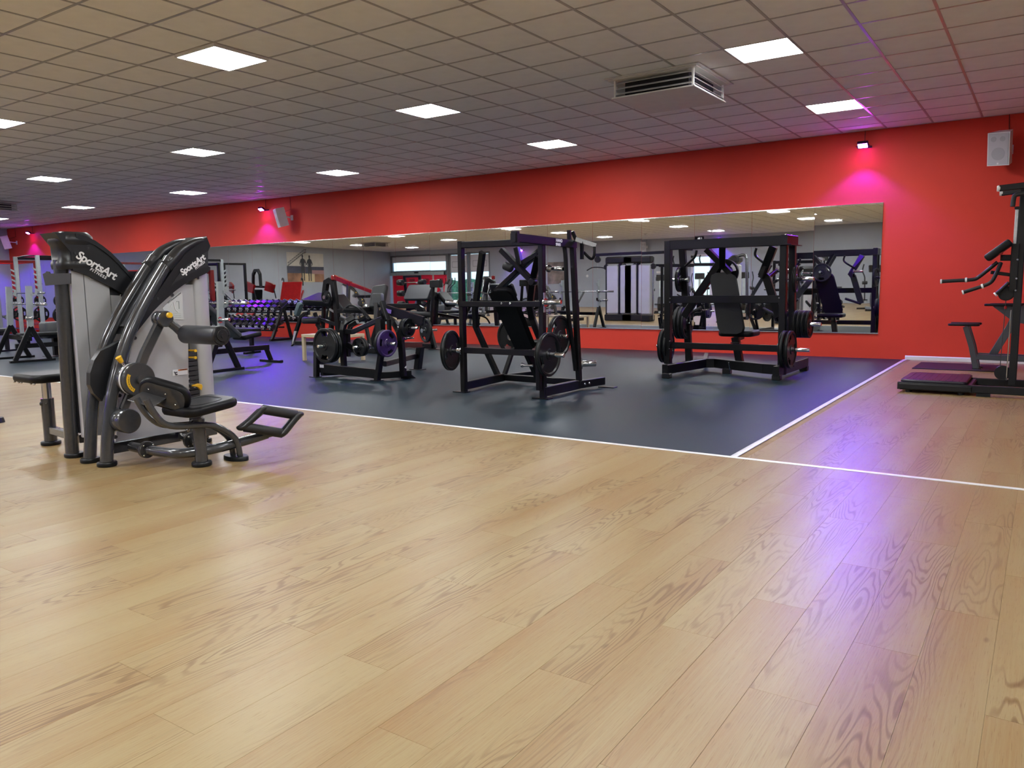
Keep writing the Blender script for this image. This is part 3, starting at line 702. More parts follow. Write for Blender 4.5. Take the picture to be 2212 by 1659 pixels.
# instruction placard and warning sticker
pc = [X(*c8(*p), XA+0.003) for p in ((500, 1455), (780, 1180), (830, 1168), (855, 1200), (885, 1660), (640, 1660))]
g = MB(); g.prism(pc, (0.002, 0, 0)); pk = g.obj('instruction_placard', PLACARD, A)
t0, t1 = X(*c8(605, 1380), XA+0.006), X(*c8(815, 1210), XA+0.006)
text('1012 Rückenstrecker', 0.0155, t0, t1-t0, (0, 0, 1), INK, 'placard_text', pk)
for ln in (((700, 1350), (735, 1480), (790, 1530)), ((650, 1440), (670, 1390)), ((760, 1340), (800, 1330), (805, 1470)), ((650, 1560), (830, 1555)), ((680, 1590), (835, 1586)), ((700, 1620), (835, 1616))):
    g = MB(); g.tube([X(*c8(*p), XA+0.006) for p in ln], 0.0035 if ln[0][1] < 1500 else 0.001, 6); g.obj('placard_figure', WHITE if ln[0][0] in (700, 650) and ln[0][1] < 1500 else SILVG, pk)
wq = [X(*c2(*p), XA+0.003) for p in ((545, 1390), (825, 1358), (832, 1470), (552, 1500))]
g = MB(); g.prism(wq, (0.0015, 0, 0)); ws = g.obj('warning_sticker', LABEL, A)
wq = [X(*c2(*p), XA+0.005) for p in ((655, 1382), (822, 1363), (824, 1388), (657, 1408))]
g = MB(); g.prism(wq, (0.001, 0, 0)); g.obj('warning_bar', ORANGE, ws)
t0, t1 = X(*c2(690, 1402), XA+0.0065), X(*c2(815, 1388), XA+0.0065); text('WARNING', 0.013, t0, t1-t0, (0, 0, 1), INK, 'warning_text', ws)
for ln in (((575, 1430), (610, 1440), (635, 1432)), ((590, 1455), (620, 1475)), ((605, 1480), (640, 1470))):
    g = MB(); g.tube([X(*c2(*p), XA+0.0055) for p in ln], 0.004, 6); g.obj('warning_pictogram', INK, ws)
for u, v in ((c8(670, 1220)), (c8(1128, 915)), c1(803, 775), c1(712, 1118), c1(688, 1365), c1(1120, 1322)):
    q = X(u, v, XA); g = MB(); g.cyl(q, q+V((.01, 0, 0)), 0.015, 14, ch=0.003); bo = g.obj('shroud_bolt', CHROME, A)
    g = MB(); g.cyl(q+V((.009, 0, 0)), q+V((.0115, 0, 0)), 0.009, 12); g.obj('bolt_socket', INK, bo)
# crescent shield between the tubes
sd_ = [X(u, v, 0.385) for u, v in ((262, 735), (240, 748), (217, 758), (204, 778), (195, 806), (195, 832), (203, 850), (221, 867), (236, 830), (248, 790))]
g = MB(); g.prism(sd_, (-0.05, 0, 0)); g.obj('cam_shield', PLAST, A)
# pivot hub with scale ring, lever, roller, counterweight
hb = X(302, 820, 0.60)
g = MB(); g.cyl((0.47, hb.y, hb.z), (0.535, hb.y, hb.z), 0.112, 40, ch=0.004); g.obj('hub_drum', GREYP, A)
g = MB(); g.cyl((0.535, hb.y, hb.z), (0.555, hb.y, hb.z), 0.1135, 40); rg = g.obj('scale_ring', WHITE, A)
g = MB(); g.cyl((0.555, hb.y, hb.z), (0.60, hb.y, hb.z), 0.117, 40, ch=0.006); g.cyl((0.60, hb.y, hb.z), (0.63, hb.y, hb.z), 0.03, 20); hc = g.obj('hub_cap', GREYP, A)
arcp = []
for k in range(9):
    a = math.radians(150+k*11); arcp.append((math.cos(a), math.sin(a)))
g = MB(); g.prism([V((0.6005, hb.y+0.095*c_, hb.z+0.095*s_)) for c_, s_ in arcp]+[V((0.6005, hb.y+0.072*c_, hb.z+0.072*s_)) for c_, s_ in arcp[::-1]], (0.002, 0, 0)); ya = g.obj('angle_scale', YELL, hc)
for k in range(1, 8):
    a = math.radians(150+k*11+3); text('%d' % k, 0.017, (0.604, hb.y+0.083*math.cos(a)-0.004, hb.z+0.083*math.sin(a)-0.005), (0, 1, 0), (0, 0, 1), INK, 'scale_number', ya)
kb = X(258, 775, 0.52); g = MB(); e = X(268, 790, 0.52); g.cyl(e, e+(kb-e)*0.6, 0.008, 10); g.obj('knob_stem', CHROME, A)
g = MB(); g.cyl(e+(kb-e)*0.5, kb+(kb-e).normalized()*0.014, 0.014, 16, 0.021, ch=0.0); g.obj('pull_knob', YELL, A)
dk = X(357, 689, 0.64)
g = MB(); g.path([(0.575, hb.y+0.02, hb.z+0.08), (0.58, hb.y+0.06, hb.z+0.17), (0.585, dk.y-0.01, dk.z-0.03)], 0.04, 0.07, side=(1, 0, 0), ch=0.012); g.obj('lever_arm', GREYP, A)
g = MB(); g.cyl((0.555, dk.y, dk.z), (0.60, dk.y, dk.z), 0.055, 28, ch=0.004); g.cyl((0.602, dk.y, dk.z), (0.655, dk.y, dk.z), 0.056, 28, ch=0.004); hk = g.obj('arm_pivot', GREYP, A)
yk = X(362, 681, 0.67); g = MB(); g.cyl((0.655, yk.y, yk.z), (0.685, yk.y, yk.z), 0.008, 10); g.obj('knob_stem', CHROME, A)
g = MB(); g.cyl((0.680, yk.y, yk.z), (0.705, yk.y, yk.z), 0.020, 20, ch=0.004); g.obj('pull_knob', YELL, A)
r0, r1 = X(399, 722, 0.70), X(488, 722, 1.08)
r1 = V((1.06, r0.y+0.0, r0.z)); 
g = MB(); g.path([(0.63, dk.y+0.03, dk.z-0.02), (0.66, (dk.y+r0.y)/2+0.02, (dk.z+r0.z)/2-0.012), (0.68, r0.y, r0.z)], 0.075, 0.045, side=V((1, 0.15, 0)), ch=0.015); g.obj('roller_bracket', GREYP, A)
d = (r1-r0).normalized(); L_ = 0.40
r1 = r0+d*L_
g = MB(); g.tube([r0, r0+d*.012, r0+d*(L_-.02), r0+d*L_], n=28, rs=[.050, .064, .064, .060]); g.obj('roller_pad', PADGREY if False else mat('dark_grey_vinyl', (0.03, 0.031, 0.036), 0.38, noise=0.08, bump=0.08, bscale=150), A)
g = MB(); g.cyl(r1-d*.004, r1+d*.022, 0.066, 28, ch=0.005); g.cyl(r1+d*.022, r1+d*.03, 0.042, 24, ch=0.003); g.cyl(r1+d*.03, r1+d*.036, 0.016, 14); rc = g.obj('roller_end_cap', PLAST, A)
for k in range(10):
    a = 2*math.pi*k/10; u_ = V((0, math.cos(a), math.sin(a))); g = MB(); g.beam(r1+d*.0225+u_*.046, r1+d*.0225+u_*.060, 0.004, 0.003); g.obj('cap_rib', BLACKM, rc)
cw = X(281, 910, 0.60)
g = MB(); g.path([(0.50, hb.y-0.015, hb.z-0.09), (0.50, cw.y+0.015, cw.z+0.07)], 0.035, 0.06, side=(1, 0, 0), ch=0.01); g.obj('counterweight_arm', GREYP, A)
g = MB(); g.cyl((0.47, cw.y, cw.z), (0.60, cw.y, cw.z), 0.083, 32, ch=0.005); g.obj('counterweight', GREYP, A)
# seat, lumbar pad, base tubes, foot rest
sp = V((1.02, -0.87, 0))
g = MB(); g.cyl(sp, sp+V((0, 0, .032)), 0.066, 24, ch=0.006); g.obj('foot', RUBBER, A)
g = MB(); g.tube([sp+V((0, 0, .03)), sp+V((-.012, 0, .32))], 0.043, 16); g.obj('seat_post', GREYP, A)
sc_ = V((0.985, -0.83, 0.372)); out = [V((sc_.x+x, sc_.y+y, sc_.z)) for x, y in rr2(0.38, 0.40, 0.09, 5)]
out = [V((p.x+0.18*(p.y-sc_.y)*0, p.y, p.z+0.10*(p.y-sc_.y))) for p in out]
g = MB(); g.pad(out, (0, -0.1, 1), 0.062, 0.022); st = g.obj('seat', PAD, A)
g = MB(); rim = [sc_+V((x, y, 0.0625+0.10*y)) for x, y in rr2(0.25, 0.23, 0.07, 5)]; g.tube(rim+[rim[0]], 0.003, 6); g.obj('seat_piping', PAD, st)
lp_ = X(352, 856, 0.97); pn_ = V((-0.42, 0.78, 0.34)).normalized(); ex = V((0.82, 0.42, -0.34)).normalized(); ez = pn_.cross(ex).normalized(); ez = ez if ez.z > 0 else -ez; ex = ez.cross(pn_).normalized(); ex = ex if ex.x > 0 else -ex
g = MB(); g.pad([lp_+ex*x+ez*y for x, y in rr2(0.34, 0.20, 0.09, 6)], pn_, 0.058, 0.02); lb = g.obj('lumbar_pad', PAD, A)
g = MB(); g.prism([lp_+ex*x+ez*y-pn_*0.006 for x, y in rr2(0.29, 0.15, 0.06, 4)], pn_*0.006); bp_ = g.obj('pad_plate', GREYP, lb)
bolts(bp_, [lp_+ex*x+ez*y-pn_*0.006 for x, y in ((-.09, .03), (.02, .03), (.09, -.03))], -pn_, 0.006)
g = MB(); q0 = lp_-pn_*0.05-ez*0.02-ex*0.07; g.pad([q0+ex*x+V((0, -0.05, -0.02))*y for x, y in ((-.08, -1), (.08, -1), (.08, 1.2), (-.08, 1.2))], (0, -.3, 1), 0.008, 0.003); g.obj('shin_plate', GREYP, A)
for dx in (-0.03, 0.045):
    pts = [X(303, 862, 0.95)+V((dx*1.5, 0, 0)), X(322, 892, 0.97)+V((dx*1.3, 0, 0)), X(346, 914, 0.99)+V((dx, 0, 0)), X(377, 920, 1.0)+V((dx, 0, 0)), X(430, 917, 1.02)+V((dx, 0, 0)), X(465, 922, 1.04)+V((dx, 0, 0)), X(500, 947, 1.05)+V((dx, 0, 0)), V((1.05+dx, -0.62, 0.03))]
    g = MB(); g.tube(smooth(pts, 4), 0.021, 12); g.obj('seat_rail', GREYP, A)
g = MB(); g.loft([[V((1.05+0.11*math.cos(2*math.pi*k/24)*s_, -0.62+0.065*math.sin(2*math.pi*k/24)*s_, z)) for k in range(24)] for z, s_ in ((0, 1), (.024, 1), (.03, .94))]); g.obj('foot', RUBBER, A)
base = [V((0.44, -1.02, 0.10)), V((0.62, -1.03, 0.10)), V((0.84, -1.0, 0.095)), V((0.95, -0.95, 0.095)), V((1.03, -0.80, 0.10)), V((1.06, -0.62, 0.115)), V((1.08, -0.48, 0.13)), V((1.12, -0.40, 0.15))]
g = MB(); g.tube(smooth(base, 4), 0.034, 14); g.obj('base_tube', GREYP, A)
g = MB(); g.tube(smooth([V((0.42, -0.62, 0.10)), V((0.65, -0.68, 0.10)), V((1.0, -0.78, 0.10))], 3), 0.03, 12); g.obj('base_tube', GREYP, A)
for q, dd in ((V((0.64, -1.03, 0.10)), V((1, 0, 0))), (V((0.62, -0.675, 0.10)), V((1, -.2, 0)))):
    g = MB(); dd = dd.normalized(); g.cyl(q-dd*.016, q-dd*.001, 0.058, 24, ch=0.003); g.cyl(q+dd*.001, q+dd*.016, 0.058, 24, ch=0.003); fg = g.obj('flange', GREYP, A)
    bolts(fg, [q+dd*.016+V((0, math.cos(a), math.sin(a)))*.046 for a in (0.7, 2.3, 3.9, 5.5)], dd, 0.007)
for ya_, yb_, x_ in ((-1.16, -0.30, 0.36), ):
    g = MB(); g.beam((x_, ya_, 0.10), (x_, yb_, 0.10), 0.06, 0.08); g.obj('base_beam', GREYP, A)
g = MB(); g.tube([(0.30, -0.36, 0.03), (0.30, -0.36, 1.3)], 0.04, 14); g.obj('rear_post', GREYP, A)
g = MB(); g.cyl((0.30, -0.36, 0), (0.30, -0.36, .032), 0.06, 24, ch=0.006); g.obj('foot', RUBBER, A)
# foot rest: two foam rollers between oval side plates
fa, fb, fc, fd = X(527, 922, 1.12), X(611, 936, 1.22), X(566, 884, 1.14), X(642, 897, 1.24)
for p, q in ((fa, fb), (fc, fd)):
    g = MB(); g.cyl(p, q, 0.034, 18, ch=0.004); g.obj('foot_roller', FOAM, A)
for p, q in ((fa, fc), (fb, fd)):
    ax_ = (fb-fa).normalized(); dd = (q-p); L2 = dd.length; dd = dd.normalized(); nn = ax_.cross(dd).normalized()
    ol = [p+dd*(L2/2+x)+nn*y for x, y in rr2(L2+0.075, 0.075, 0.0374, 8)]
    g = MB(); g.pad([o_-ax_*0.03 for o_ in ol], ax_, 0.06, 0.02); g.obj('side_plate', PLAST, A)
g = MB(); g.tube(smooth([base[-1], V(base[-1])+V((.03, .04, .015)), (fa+fb)/2], 3), 0.030, 14); g.obj('foot_rest_stem', GREYP, A)
# --- tower of the twin machine (B), turned the other way
XB = 0.075
B = thing('stack_machine', 'silver weight tower with black cover and small padded seat, behind the back extension machine', 'exercise machine', (-0.2, -1.0, 0))
g = MB(); g.tube([(-0.055, -1.185, 0.03), (-0.035, -1.185, 0.5), (0.0, -1.18, 1.40)], 0.046, 16); g.obj('rear_post', GREYP, B)
g = MB(); g.cyl((-0.055, -1.17, 0), (-0.055, -1.17, .032), 0.068, 24, ch=0.006); g.obj('foot', RUBBER, B)
c7 = crop(100, 490, 8.295)
upB = [c7(*p) for p in ((150, 100), (330, 105), (520, 125), (700, 180), (860, 255), (1000, 350), (1150, 470), (1300, 620), (1430, 770), (1560, 920))]
loB = [c7(*p) for p in ((1600, 1300), (1380, 1200), (1150, 1070), (900, 945), (700, 850), (480, 780))]
prB = [X(u, v, XB+0.03) for u, v in upB+loB]
yb = prB[-1].y
prB += [V((XB+.03, yb, prB[-1].z)), V((XB+.03, yb-0.005, prB[0].z-0.13))]
g = MB(); g.loft([[p+V((-0.21, 0, 0)) for p in prB], [p for p in prB]], smooth=False); cb = g.obj('top_cover', PLAST, B)
g = MB(); nose = []
for z, r_ in ((1.335, 0.094), (1.36, 0.099), (1.385, 0.097), (1.395, 0.091), (1.50, 0.094), (1.515, 0.104), (1.56, 0.101), (1.592, 0.078)):
    nose.append([V((0.0+x, -1.10+y, z)) for x, y in rr2(2.2*r_, 2.5*r_, 0.7*r_, 5)])
g.loft(nose); g.obj('cover_nose', PLAST, cb)
top = [X(u, v, XB+0.03) for u, v in upB]
g = MB(); g.loft([[p+V((-.22, 0, -.028)), p+V((-.22, 0, .004)), p+V((.010, 0, .004)), p+V((.010, 0, -.03))] for p in top[2:]], smooth=False); g.obj('cover_lip', PLAST, cb)
brand(c7(520, 545), c7(1010, 830), XB+0.034, cb, sz=0.082)
for p in ((515, 468), (528, 637)):
    g = MB(); q = X(*c7(*p), XB+.031); g.cyl(q, q+V((.004, 0, 0)), 0.008, 10); g.obj('screw_plug', INK, cb)
y0, y1 = -1.155, -0.62
for ya_, yb_ in ((y0, X(190, 700, XB).y-.006), (X(190, 700, XB).y, X(244, 700, XB).y-.006), (X(244, 700, XB).y, y1)):
    g = MB(); ztop = 1.36-max(0, (yb_+1.0))*0.6
    g.prism([V((XB, ya_, 0.15)), V((XB, yb_, 0.15)), V((XB, yb_, ztop)), V((XB, ya_, ztop+0.02))], (-0.014, 0, 0)); g.obj('shroud_panel', SILVER, B)
g = MB(); ring = [(XB-0.14, y0+.10), (XB-0.10, y0+.03), (XB-.06, y0+.006), (XB-.03, y0-.004), (XB-.008, y0-.004), (XB, y0)]
g.loft([[V((x, y, z)) for x, y in ring] for z in (0.15, 1.36)], cap=False, closed=False); g.obj('shroud_corner', SILVER, B)
g = MB(); g.box((XB-0.12, -0.9, 0.75), (0.20, 0.5, 1.15)); g.obj('inner_frame', INK, B)
for p in ((800, 918), (1345, 1225)):
    q = X(*c7(*p), XB); g = MB(); g.cyl(q, q+V((.01, 0, 0)), 0.015, 14, ch=.003); g.obj('shroud_bolt', CHROME, B)
hq = [Y(*p, -1.235) for p in ((92, 592), (98, 589), (100, 586), (106, 587), (108, 591), (152, 590), (152.5, 613), (98, 617))]
g = MB(); g.prism(hq, (0, 0.006, 0)); g.obj('sign_holder', mat('dark_grey_sheet', (0.022, 0.022, 0.024), 0.55), B)
bs = V((-0.69, -1.03, 0))
g = MB(); g.cyl(bs, bs+V((0, 0, .03)), 0.072, 24, ch=.006); g.obj('foot', RUBBER, B)
g = MB(); g.tube([bs+V((0, 0, .03)), bs+V((0, 0, .365))], 0.046, 16); sq = g.obj('seat_sleeve', GREYP, B)
g = MB(); g.tube([bs+V((0, 0, .36)), bs+V((0, 0, .50))], 0.033, 16); g.obj('seat_stem', CHROME, B)
g = MB(); q = Y(91, 872, -1.07); g.cyl((q.x, q.y, q.z), (q.x+.04, q.y+.02, q.z), 0.008, 10); g.cyl((q.x-.012, q.y-.006, q.z), (q.x+.01, q.y+.004, q.z), 0.016, 14, ch=.004); g.obj('adjust_knob', PLAST, sq)
g = MB(); g.pad([bs+V((x+.02, y, 0.505)) for x, y in rr2(0.42, 0.36, 0.09, 5)], (0, 0, 1), 0.062, 0.022); g.obj('seat', PAD, B)
bolts(B, [bs+V((x, -0.16, 0.496)) for x in (-.14, -.07, -.03, .12, .17)], (0, 0, 1), 0.009)
g = MB(); g.beam(bs+V((0, 0, .12)), (-0.06, -1.1, 0.12), 0.05, 0.06); g.obj('base_beam', GREYP, B)
# --- post of another machine just inside the frame at the left
lx = Z(-12, 913, 0)
Lm = thing('machine_leg', 'dark machine leg on a rubber foot beside the oak floor edge, mostly out of view', 'exercise machine', lx)
g = MB(); g.cyl(lx, lx+V((0, 0, .045)), 0.085, 24, 0.075, ch=.0); g.obj('foot', RUBBER, Lm)
g = MB(); g.tube([lx+V((0, 0, .04)), lx+V((-.02, .0, .42)), lx+V((-.10, .02, .62)), lx+V((-.3, .05, .72))], 0.042, 16); g.obj('leg', BLACK, Lm)
g = MB(); g.pad([lx+V((-.42+x, .05+y, 0.75)) for x, y in rr2(0.4, 0.3, 0.07, 4)], (0, 0, 1), 0.06, 0.02); g.obj('seat', PAD, Lm)
# ================================================================ plate-loaded press standing nearest the rubber floor edge (R1)
def flatfoot(parent, x, y, w=0.17, d=0.10):
    g = MB(); g.box((x, y, 0.006), (w, d, 0.01), ch=0.002); g.obj('foot_plate', BLACK, parent)
def part(name, mt, parent, *ops):
    g = MB()
    for fn, a, k in ops: getattr(g, fn)(*a, **k)
    return g.obj(name, mt, parent)
def beam(parent, name, p, q, w=0.06, h=None, mt=None, **k):
    g = MB(); g.beam(p, q, w, h, **k); return g.obj(name, mt or BLACK, parent)
def bent(parent, name, pts, w=0.06, h=None, side=(0, 1, 0), mt=None):
    g = MB(); g.path(pts, w, h, side); return g.obj(name, mt or BLACK, parent)
def handle(parent, pts, r=0.016, name='handle', mt=None):
    g = MB(); g.tube(smooth(pts, 4), r, 10); return g.obj(name, mt or BLACK, parent)
def board(parent, name, t, b, wdir, w0, w1, thick, mt=None, r=0.025):
    """pad between top-centre t and bottom-centre b; thickness away from the camera side"""
    t, b, wd = V(t), V(b), V(wdir).normalized(); d = (b-t).normalized(); n = wd.cross(d).normalized()
    pts = []; L = (b-t).length; k = 0.05
    for s, a, w in ((1, 0, w0), (1, L, w1), (-1, L, w1), (-1, 0, w0)):
        c = t+d*a+wd*(s*w/2); i = 1 if a == 0 else -1
        e = [c+d*(k*i), c+(d*(k*i)-wd*s*k)*0.3, c-wd*s*k]
        pts += e if (s > 0) == (a > 0) else e[::-1]
    g = MB(); g.pad(pts, n, thick, r); return g.obj(name, mt or PAD, parent)
c7 = crop(940, 480, 4.147); cU = crop(940, 490, 7.9); cV = crop(1100, 490, 7.9); cL = crop(940, 690, 8.73); cR = crop(1110, 690, 8.73)
R1 = thing('chest_press_machine', 'black plate-loaded incline press frame standing alone near the rubber floor edge', 'exercise machine', (0.85, 3.2, 0))
xl, xr, yf = 0.345, 1.385, 2.90
beam(R1, 'upright', (xl, yf, 0), (xl, yf, 1.665), 0.056, 0.07); beam(R1, 'upright', (xr, yf, 0), (xr, yf, 1.60), 0.056, 0.07)
flatfoot(R1, xl-0.04, yf); flatfoot(R1, xr-0.01, yf, 0.2)
beam(R1, 'top_beam', (xl, yf, 1.625), (xr, yf, 1.615), 0.06, 0.07)
sb = beam(R1, 'side_beam', X(1108, 513, 1.40), X(1241, 528, 1.40), 0.06, 0.085)
p = X(1113, 512, 1.40); beam(R1, 'beam_stop', p+V((0, 0, -.06)), p+V((0, 0, .055)), 0.075, 0.05)
a, b = X(1201, 522, 1.432), X(1217, 524, 1.432)
text('HAND', 0.045, a, b-a, (0, 0, 1), LABEL, 'badge_lettering', sb, bold=0.001); text('SERIES', 0.040, a+V((0, -.005, -.04)), b-a, (0, 0, 1), LABEL, 'badge_lettering', sb, bold=0.0006, space=0.9)
beam(R1, 'mid_beam', (xl, yf-.02, 0.984), (xr, yf-.02, 0.984), 0.05, 0.06); beam(R1, 'low_beam', (xl, yf, 0.475), (xr, yf, 0.475), 0.05, 0.065)
bolts(R1, [(0.91, yf-.046, .99), (1.02, yf-.046, .99)], (0, -1, 0), 0.013)
beam(R1, 'base_beam', (xl, yf, 0.075), (0.26, 3.78, 0.075), 0.06, 0.09); beam(R1, 'base_beam', (0.26, 3.74, 0.075), (0.40, 4.35, 0.075), 0.06, 0.07)
part('end_label', LABEL, R1, ('box', ((0.435, 4.352, 0.08), (0.02, 0.004, 0.05)), {}))
beam(R1, 'base_beam', (0.26, 3.78, 0.075), (1.42, 3.76, 0.075), 0.06, 0.075)
beam(R1, 'base_beam', (xr, yf, 0.075), (1.41, 3.60, 0.075), 0.06, 0.10); beam(R1, 'base_beam', (1.41, 3.56, 0.075), (1.50, 4.02, 0.075), 0.06, 0.09); flatfoot(R1, 1.56, 4.02, 0.2)
bolts(R1, [(1.455, 3.66, .075), (1.468, 3.74, .075)], (1, -.15, 0), 0.014)
beam(R1, 'rear_post', X(1251, 826, 1.42), X(1237, 532, 1.40), 0.055, 0.06); handle(R1, [X(1243, 800, 1.40), X(1236, 740, 1.40), X(1226, 660, 1.40), X(1222, 560, 1.39), X(1219, 533, 1.38)], 0.024, 'rear_tube')
bent(R1, 'lever_arm', [Y(1076, 812, 3.76), Y(1052, 760, 3.72), Y(1028, 706, 3.62), Y(1026, 668, 3.52), Y(1034, 610, 3.40), Y(1042, 545, 3.26)], 0.05, 0.075, side=(0.2, 1, 0.3))
bent(R1, 'lever_arm', [Y(1166, 730, 3.72), Y(1150, 690, 3.68), Y(1144, 662, 3.60), Y(1150, 610, 3.48), Y(1163, 555, 3.32)], 0.05, 0.075, side=(-0.2, 1, 0.3))
beam(R1, 'cross_arm', Y(1084, 540, 3.35), Y(1154, 612, 3.35), 0.055, 0.085, up=(0, 1, 0)); beam(R1, 'cross_arm', Y(1170, 538, 3.42), Y(1076, 626, 3.42), 0.055, 0.08, up=(0, 1, 0))
beam(R1, 'hanger', Y(1116, 535, 3.38), Y(1124, 572, 3.38), 0.06, 0.06); beam(R1, 'strut', Y(1124, 572, 3.40), Y(1162, 548, 3.40), 0.05, 0.06)
p = Y(1099, 577, 3.30); part('arm_bumper', FOAM, R1, ('cyl', (p+V((-.06, 0, .02)), p+V((.04, 0, -.02)), 0.045, 18), {'ch': .008}))
p = Y(1150, 609, 3.30); part('arm_pivot', BLACK, R1, ('cyl', (p+V((0, -.03, 0)), p+V((0, .06, 0)), 0.04, 18), {'ch': .006}))
t, b = Y(1086, 626, 2.99), Y(1139, 748, 3.46)
board(R1, 'backrest', t, b, (1, 0, 0), 0.21, 0.17, -0.075); bolts(R1, [t+(b-t)*f+V((dx, -.012, 0)) for f in (.45, .95) for dx in (-.04, .04)], (0, -1, -.3), 0.008)
part('seat', PAD, R1, ('pad', ([Y(1172, 746, 3.60)+V((x, y, 0)) for x, y in rr2(0.30, 0.34, 0.06, 4)], (0, 0, 1), 0.06, 0.02), {}))
beam(R1, 'seat_beam', Y(1134, 750, 3.5), Y(1163, 815, 3.74), 0.06, 0.09)
p = Y(1150, 790, 3.25); part('pop_pin', CHROME, R1, ('cyl', (p+V((-.12, 0, 0)), p, 0.014, 10), {}), ('cyl', (p+V((-.14, 0, 0)), p+V((-.12, 0, 0)), 0.026, 12), {}))
for kind, c, ax, lb in (('big', X(974, 757, 0.20), (1, .22, 0), 'black weight plate hung on the outer side of the lone press frame'), ('big', X(1184, 766, 1.50), (1, 0, 0), 'large black weight plate on the low peg of the lone press frame'),
                        ('big3', X(1208, 726, 1.36), (1, 0, 0), 'black weight plate half hidden behind the lone press frame upright'), ('big', Y(1108, 727, 4.0), (0, 1, 0), 'black weight plate behind the backrest of the lone press frame')):
    plate(kind, c, ax, lb, spin=0.4)
c = X(974, 757, 0.20); peg(R1, c+V((.14, .02, 0)), c+V((-.06, -.01, 0)), 0.024)
c = X(1184, 766, 1.50); peg(R1, (xr+.02, c.y, c.z), c+V((.19, 0, 0)), 0.024); beam(R1, 'peg_post', (xr, c.y, 0.1), (xr, c.y, c.z+.05), 0.05, 0.05)
c = X(1208, 726, 1.36); peg(R1, c+V((-.10, 0, 0)), c+V((.10, 0, 0)), 0.022); beam(R1, 'peg_arm', c+V((-.10, 0, 0)), (c.x-.10, 3.6, c.z+.1), 0.04, 0.05)
c = Y(1108, 727, 4.0); peg(R1, c+V((0, -.06, 0)), c+V((0, .1, 0)), 0.022); beam(R1, 'peg_arm', c+V((0, .1, 0)), (c.x, 3.80, 0.10), 0.05, 0.05)
peg(R1, (xr+.03, yf, 1.0), (xr+.225, yf, 1.005), 0.024); peg(R1, (xl-.03, yf, 1.0), (xl-.225, yf, 1.005), 0.024)
peg(R1, X(1185, 580, 1.12), X(1217, 581, 1.36), 0.022); peg(R1, Z(1254, 786, .29), Z(1287, 785, .29), 0.034, 'foot_roller')
part('height_plate', STEEL, R1, ('box', ((xr+.033, yf-.01, 1.0), (0.008, 0.03, 0.20)), {}))
p = V((1.44, 3.62, 1.60))
part('grip_rail', STEEL, R1, ('beam', (X(1243, 517, 1.44), X(1287, 531, 1.62), 0.05, 0.05), {}))
handle(R1, [X(1261, 545, 1.50), X(1276, 559, 1.58), X(1283, 553, 1.62), X(1284, 533, 1.62)], 0.016); beam(R1, 'grip_plate', X(1257, 522, 1.50), X(1257, 560, 1.50), 0.04, 0.03)
beam(R1, 'hook_post', X(1230, 524, 1.40), X(1229, 497, 1.40), 0.04, 0.04); beam(R1, 'hook_post', X(1246, 522, 1.44), X(1236, 500, 1.41), 0.035, 0.035)
# ================================================================ second plate-loaded press, close to the mirror (R2)
R2 = thing('shoulder_press_machine', 'wide black plate-loaded press frame with tall backrest close to the mirror', 'exercise machine', (2.3, 6.1, 0))
k2 = crop(1380, 480, 4.6075)
xl, xr, yf = 1.58, 3.04, 5.75
beam(R2, 'upright', (xl-.02, yf, 0.12), (xl-.03, yf, 1.72), 0.085, 0.09); beam(R2, 'upright', (xr, yf, 0.05), (xr-.01, yf, 1.64), 0.08, 0.09)
beam(R2, 'rear_upright', (xr+.03, yf+.34, 0.12), (xr+.01, yf+.30, 1.62), 0.075, 0.08)
bent(R2, 'rear_upright', [Y(1489, 784, 6.45), Y(1484, 690, 6.42), Y(1478, 600, 6.38), Y(1474, 538, 6.34)], 0.07, 0.09, side=(0, 1, 0))
beam(R2, 'top_beam', (xl, yf, 1.665), (xr, yf, 1.665), 0.08, 0.12)
beam(R2, 'side_beam', (xl, yf, 1.665), (xl-.02, yf+.75, 1.66), 0.06, 0.08); bx_ = beam(R2, 'side_beam', (xr, yf-.05, 1.675), (xr+.02, yf+.36, 1.675), 0.08, 0.11); bolts(R2, [(xr+.0, yf+.02, 1.73), (xr+.02, yf+.22, 1.73)], (0, 0, 1), 0.012)
part('gusset', BLACK, R2, ('box', ((xr+.02, yf+.14, 1.612), (0.16, 0.5, 0.008)), {}))
beam(R2, 'mid_beam', (xl, yf, 0.963), (xr, yf, 0.963), 0.06, 0.095); beam(R2, 'low_beam', (xl, yf+.03, 0.362), (xr, yf+.03, 0.362), 0.06, 0.08)
bs_ = [Z(1436, 798, .11), Z(1522, 784, .11), Z(1545, 784, .11), Z(1650, 796, .11), Z(1692, 799, .11)]
for a, b in zip(bs_, bs_[1:]): beam(R2, 'base_beam', a, b+(b-a).normalized()*0.02, 0.08, 0.12)
beam(R2, 'base_beam', (xr, yf-.25, .11), (xr+.02, 6.80, .11), 0.08, 0.12); beam(R2, 'base_beam', bs_[1], (1.55, 7.2, .11), 0.06, 0.08)
for x, y in ((bs_[0].x+.03, bs_[0].y), ((bs_[2].x+bs_[3].x)/2-.15, (bs_[2].y+bs_[3].y)/2), (xr, yf-.2), (xr+.02, 6.74), (1.55, 7.15)):
    part('foot_block', RUBBER, R2, ('box', ((x, y, .032), (.10, .09, .064)), {'ch': .006}))
t, b = Y(1564, 598, 6.10), Y(1583, 716, 5.98)
board(R2, 'backrest', t, b, (1, 0, 0), 0.25, 0.25, -0.08); bolts(R2, [t+(b-t)*f+V((dx, -.012, 0)) for f, dx in ((.38, -.03), (.48, -.03), (.97, -.05), (.97, .07))], (0, -1, 0), 0.010)
part('seat', PAD, R2, ('pad', ([V((2.36+x, 6.20+y, 0.478)) for x, y in rr2(0.46, 0.40, 0.08, 4)], (0, 0.05, 1), 0.075, 0.025), {}))
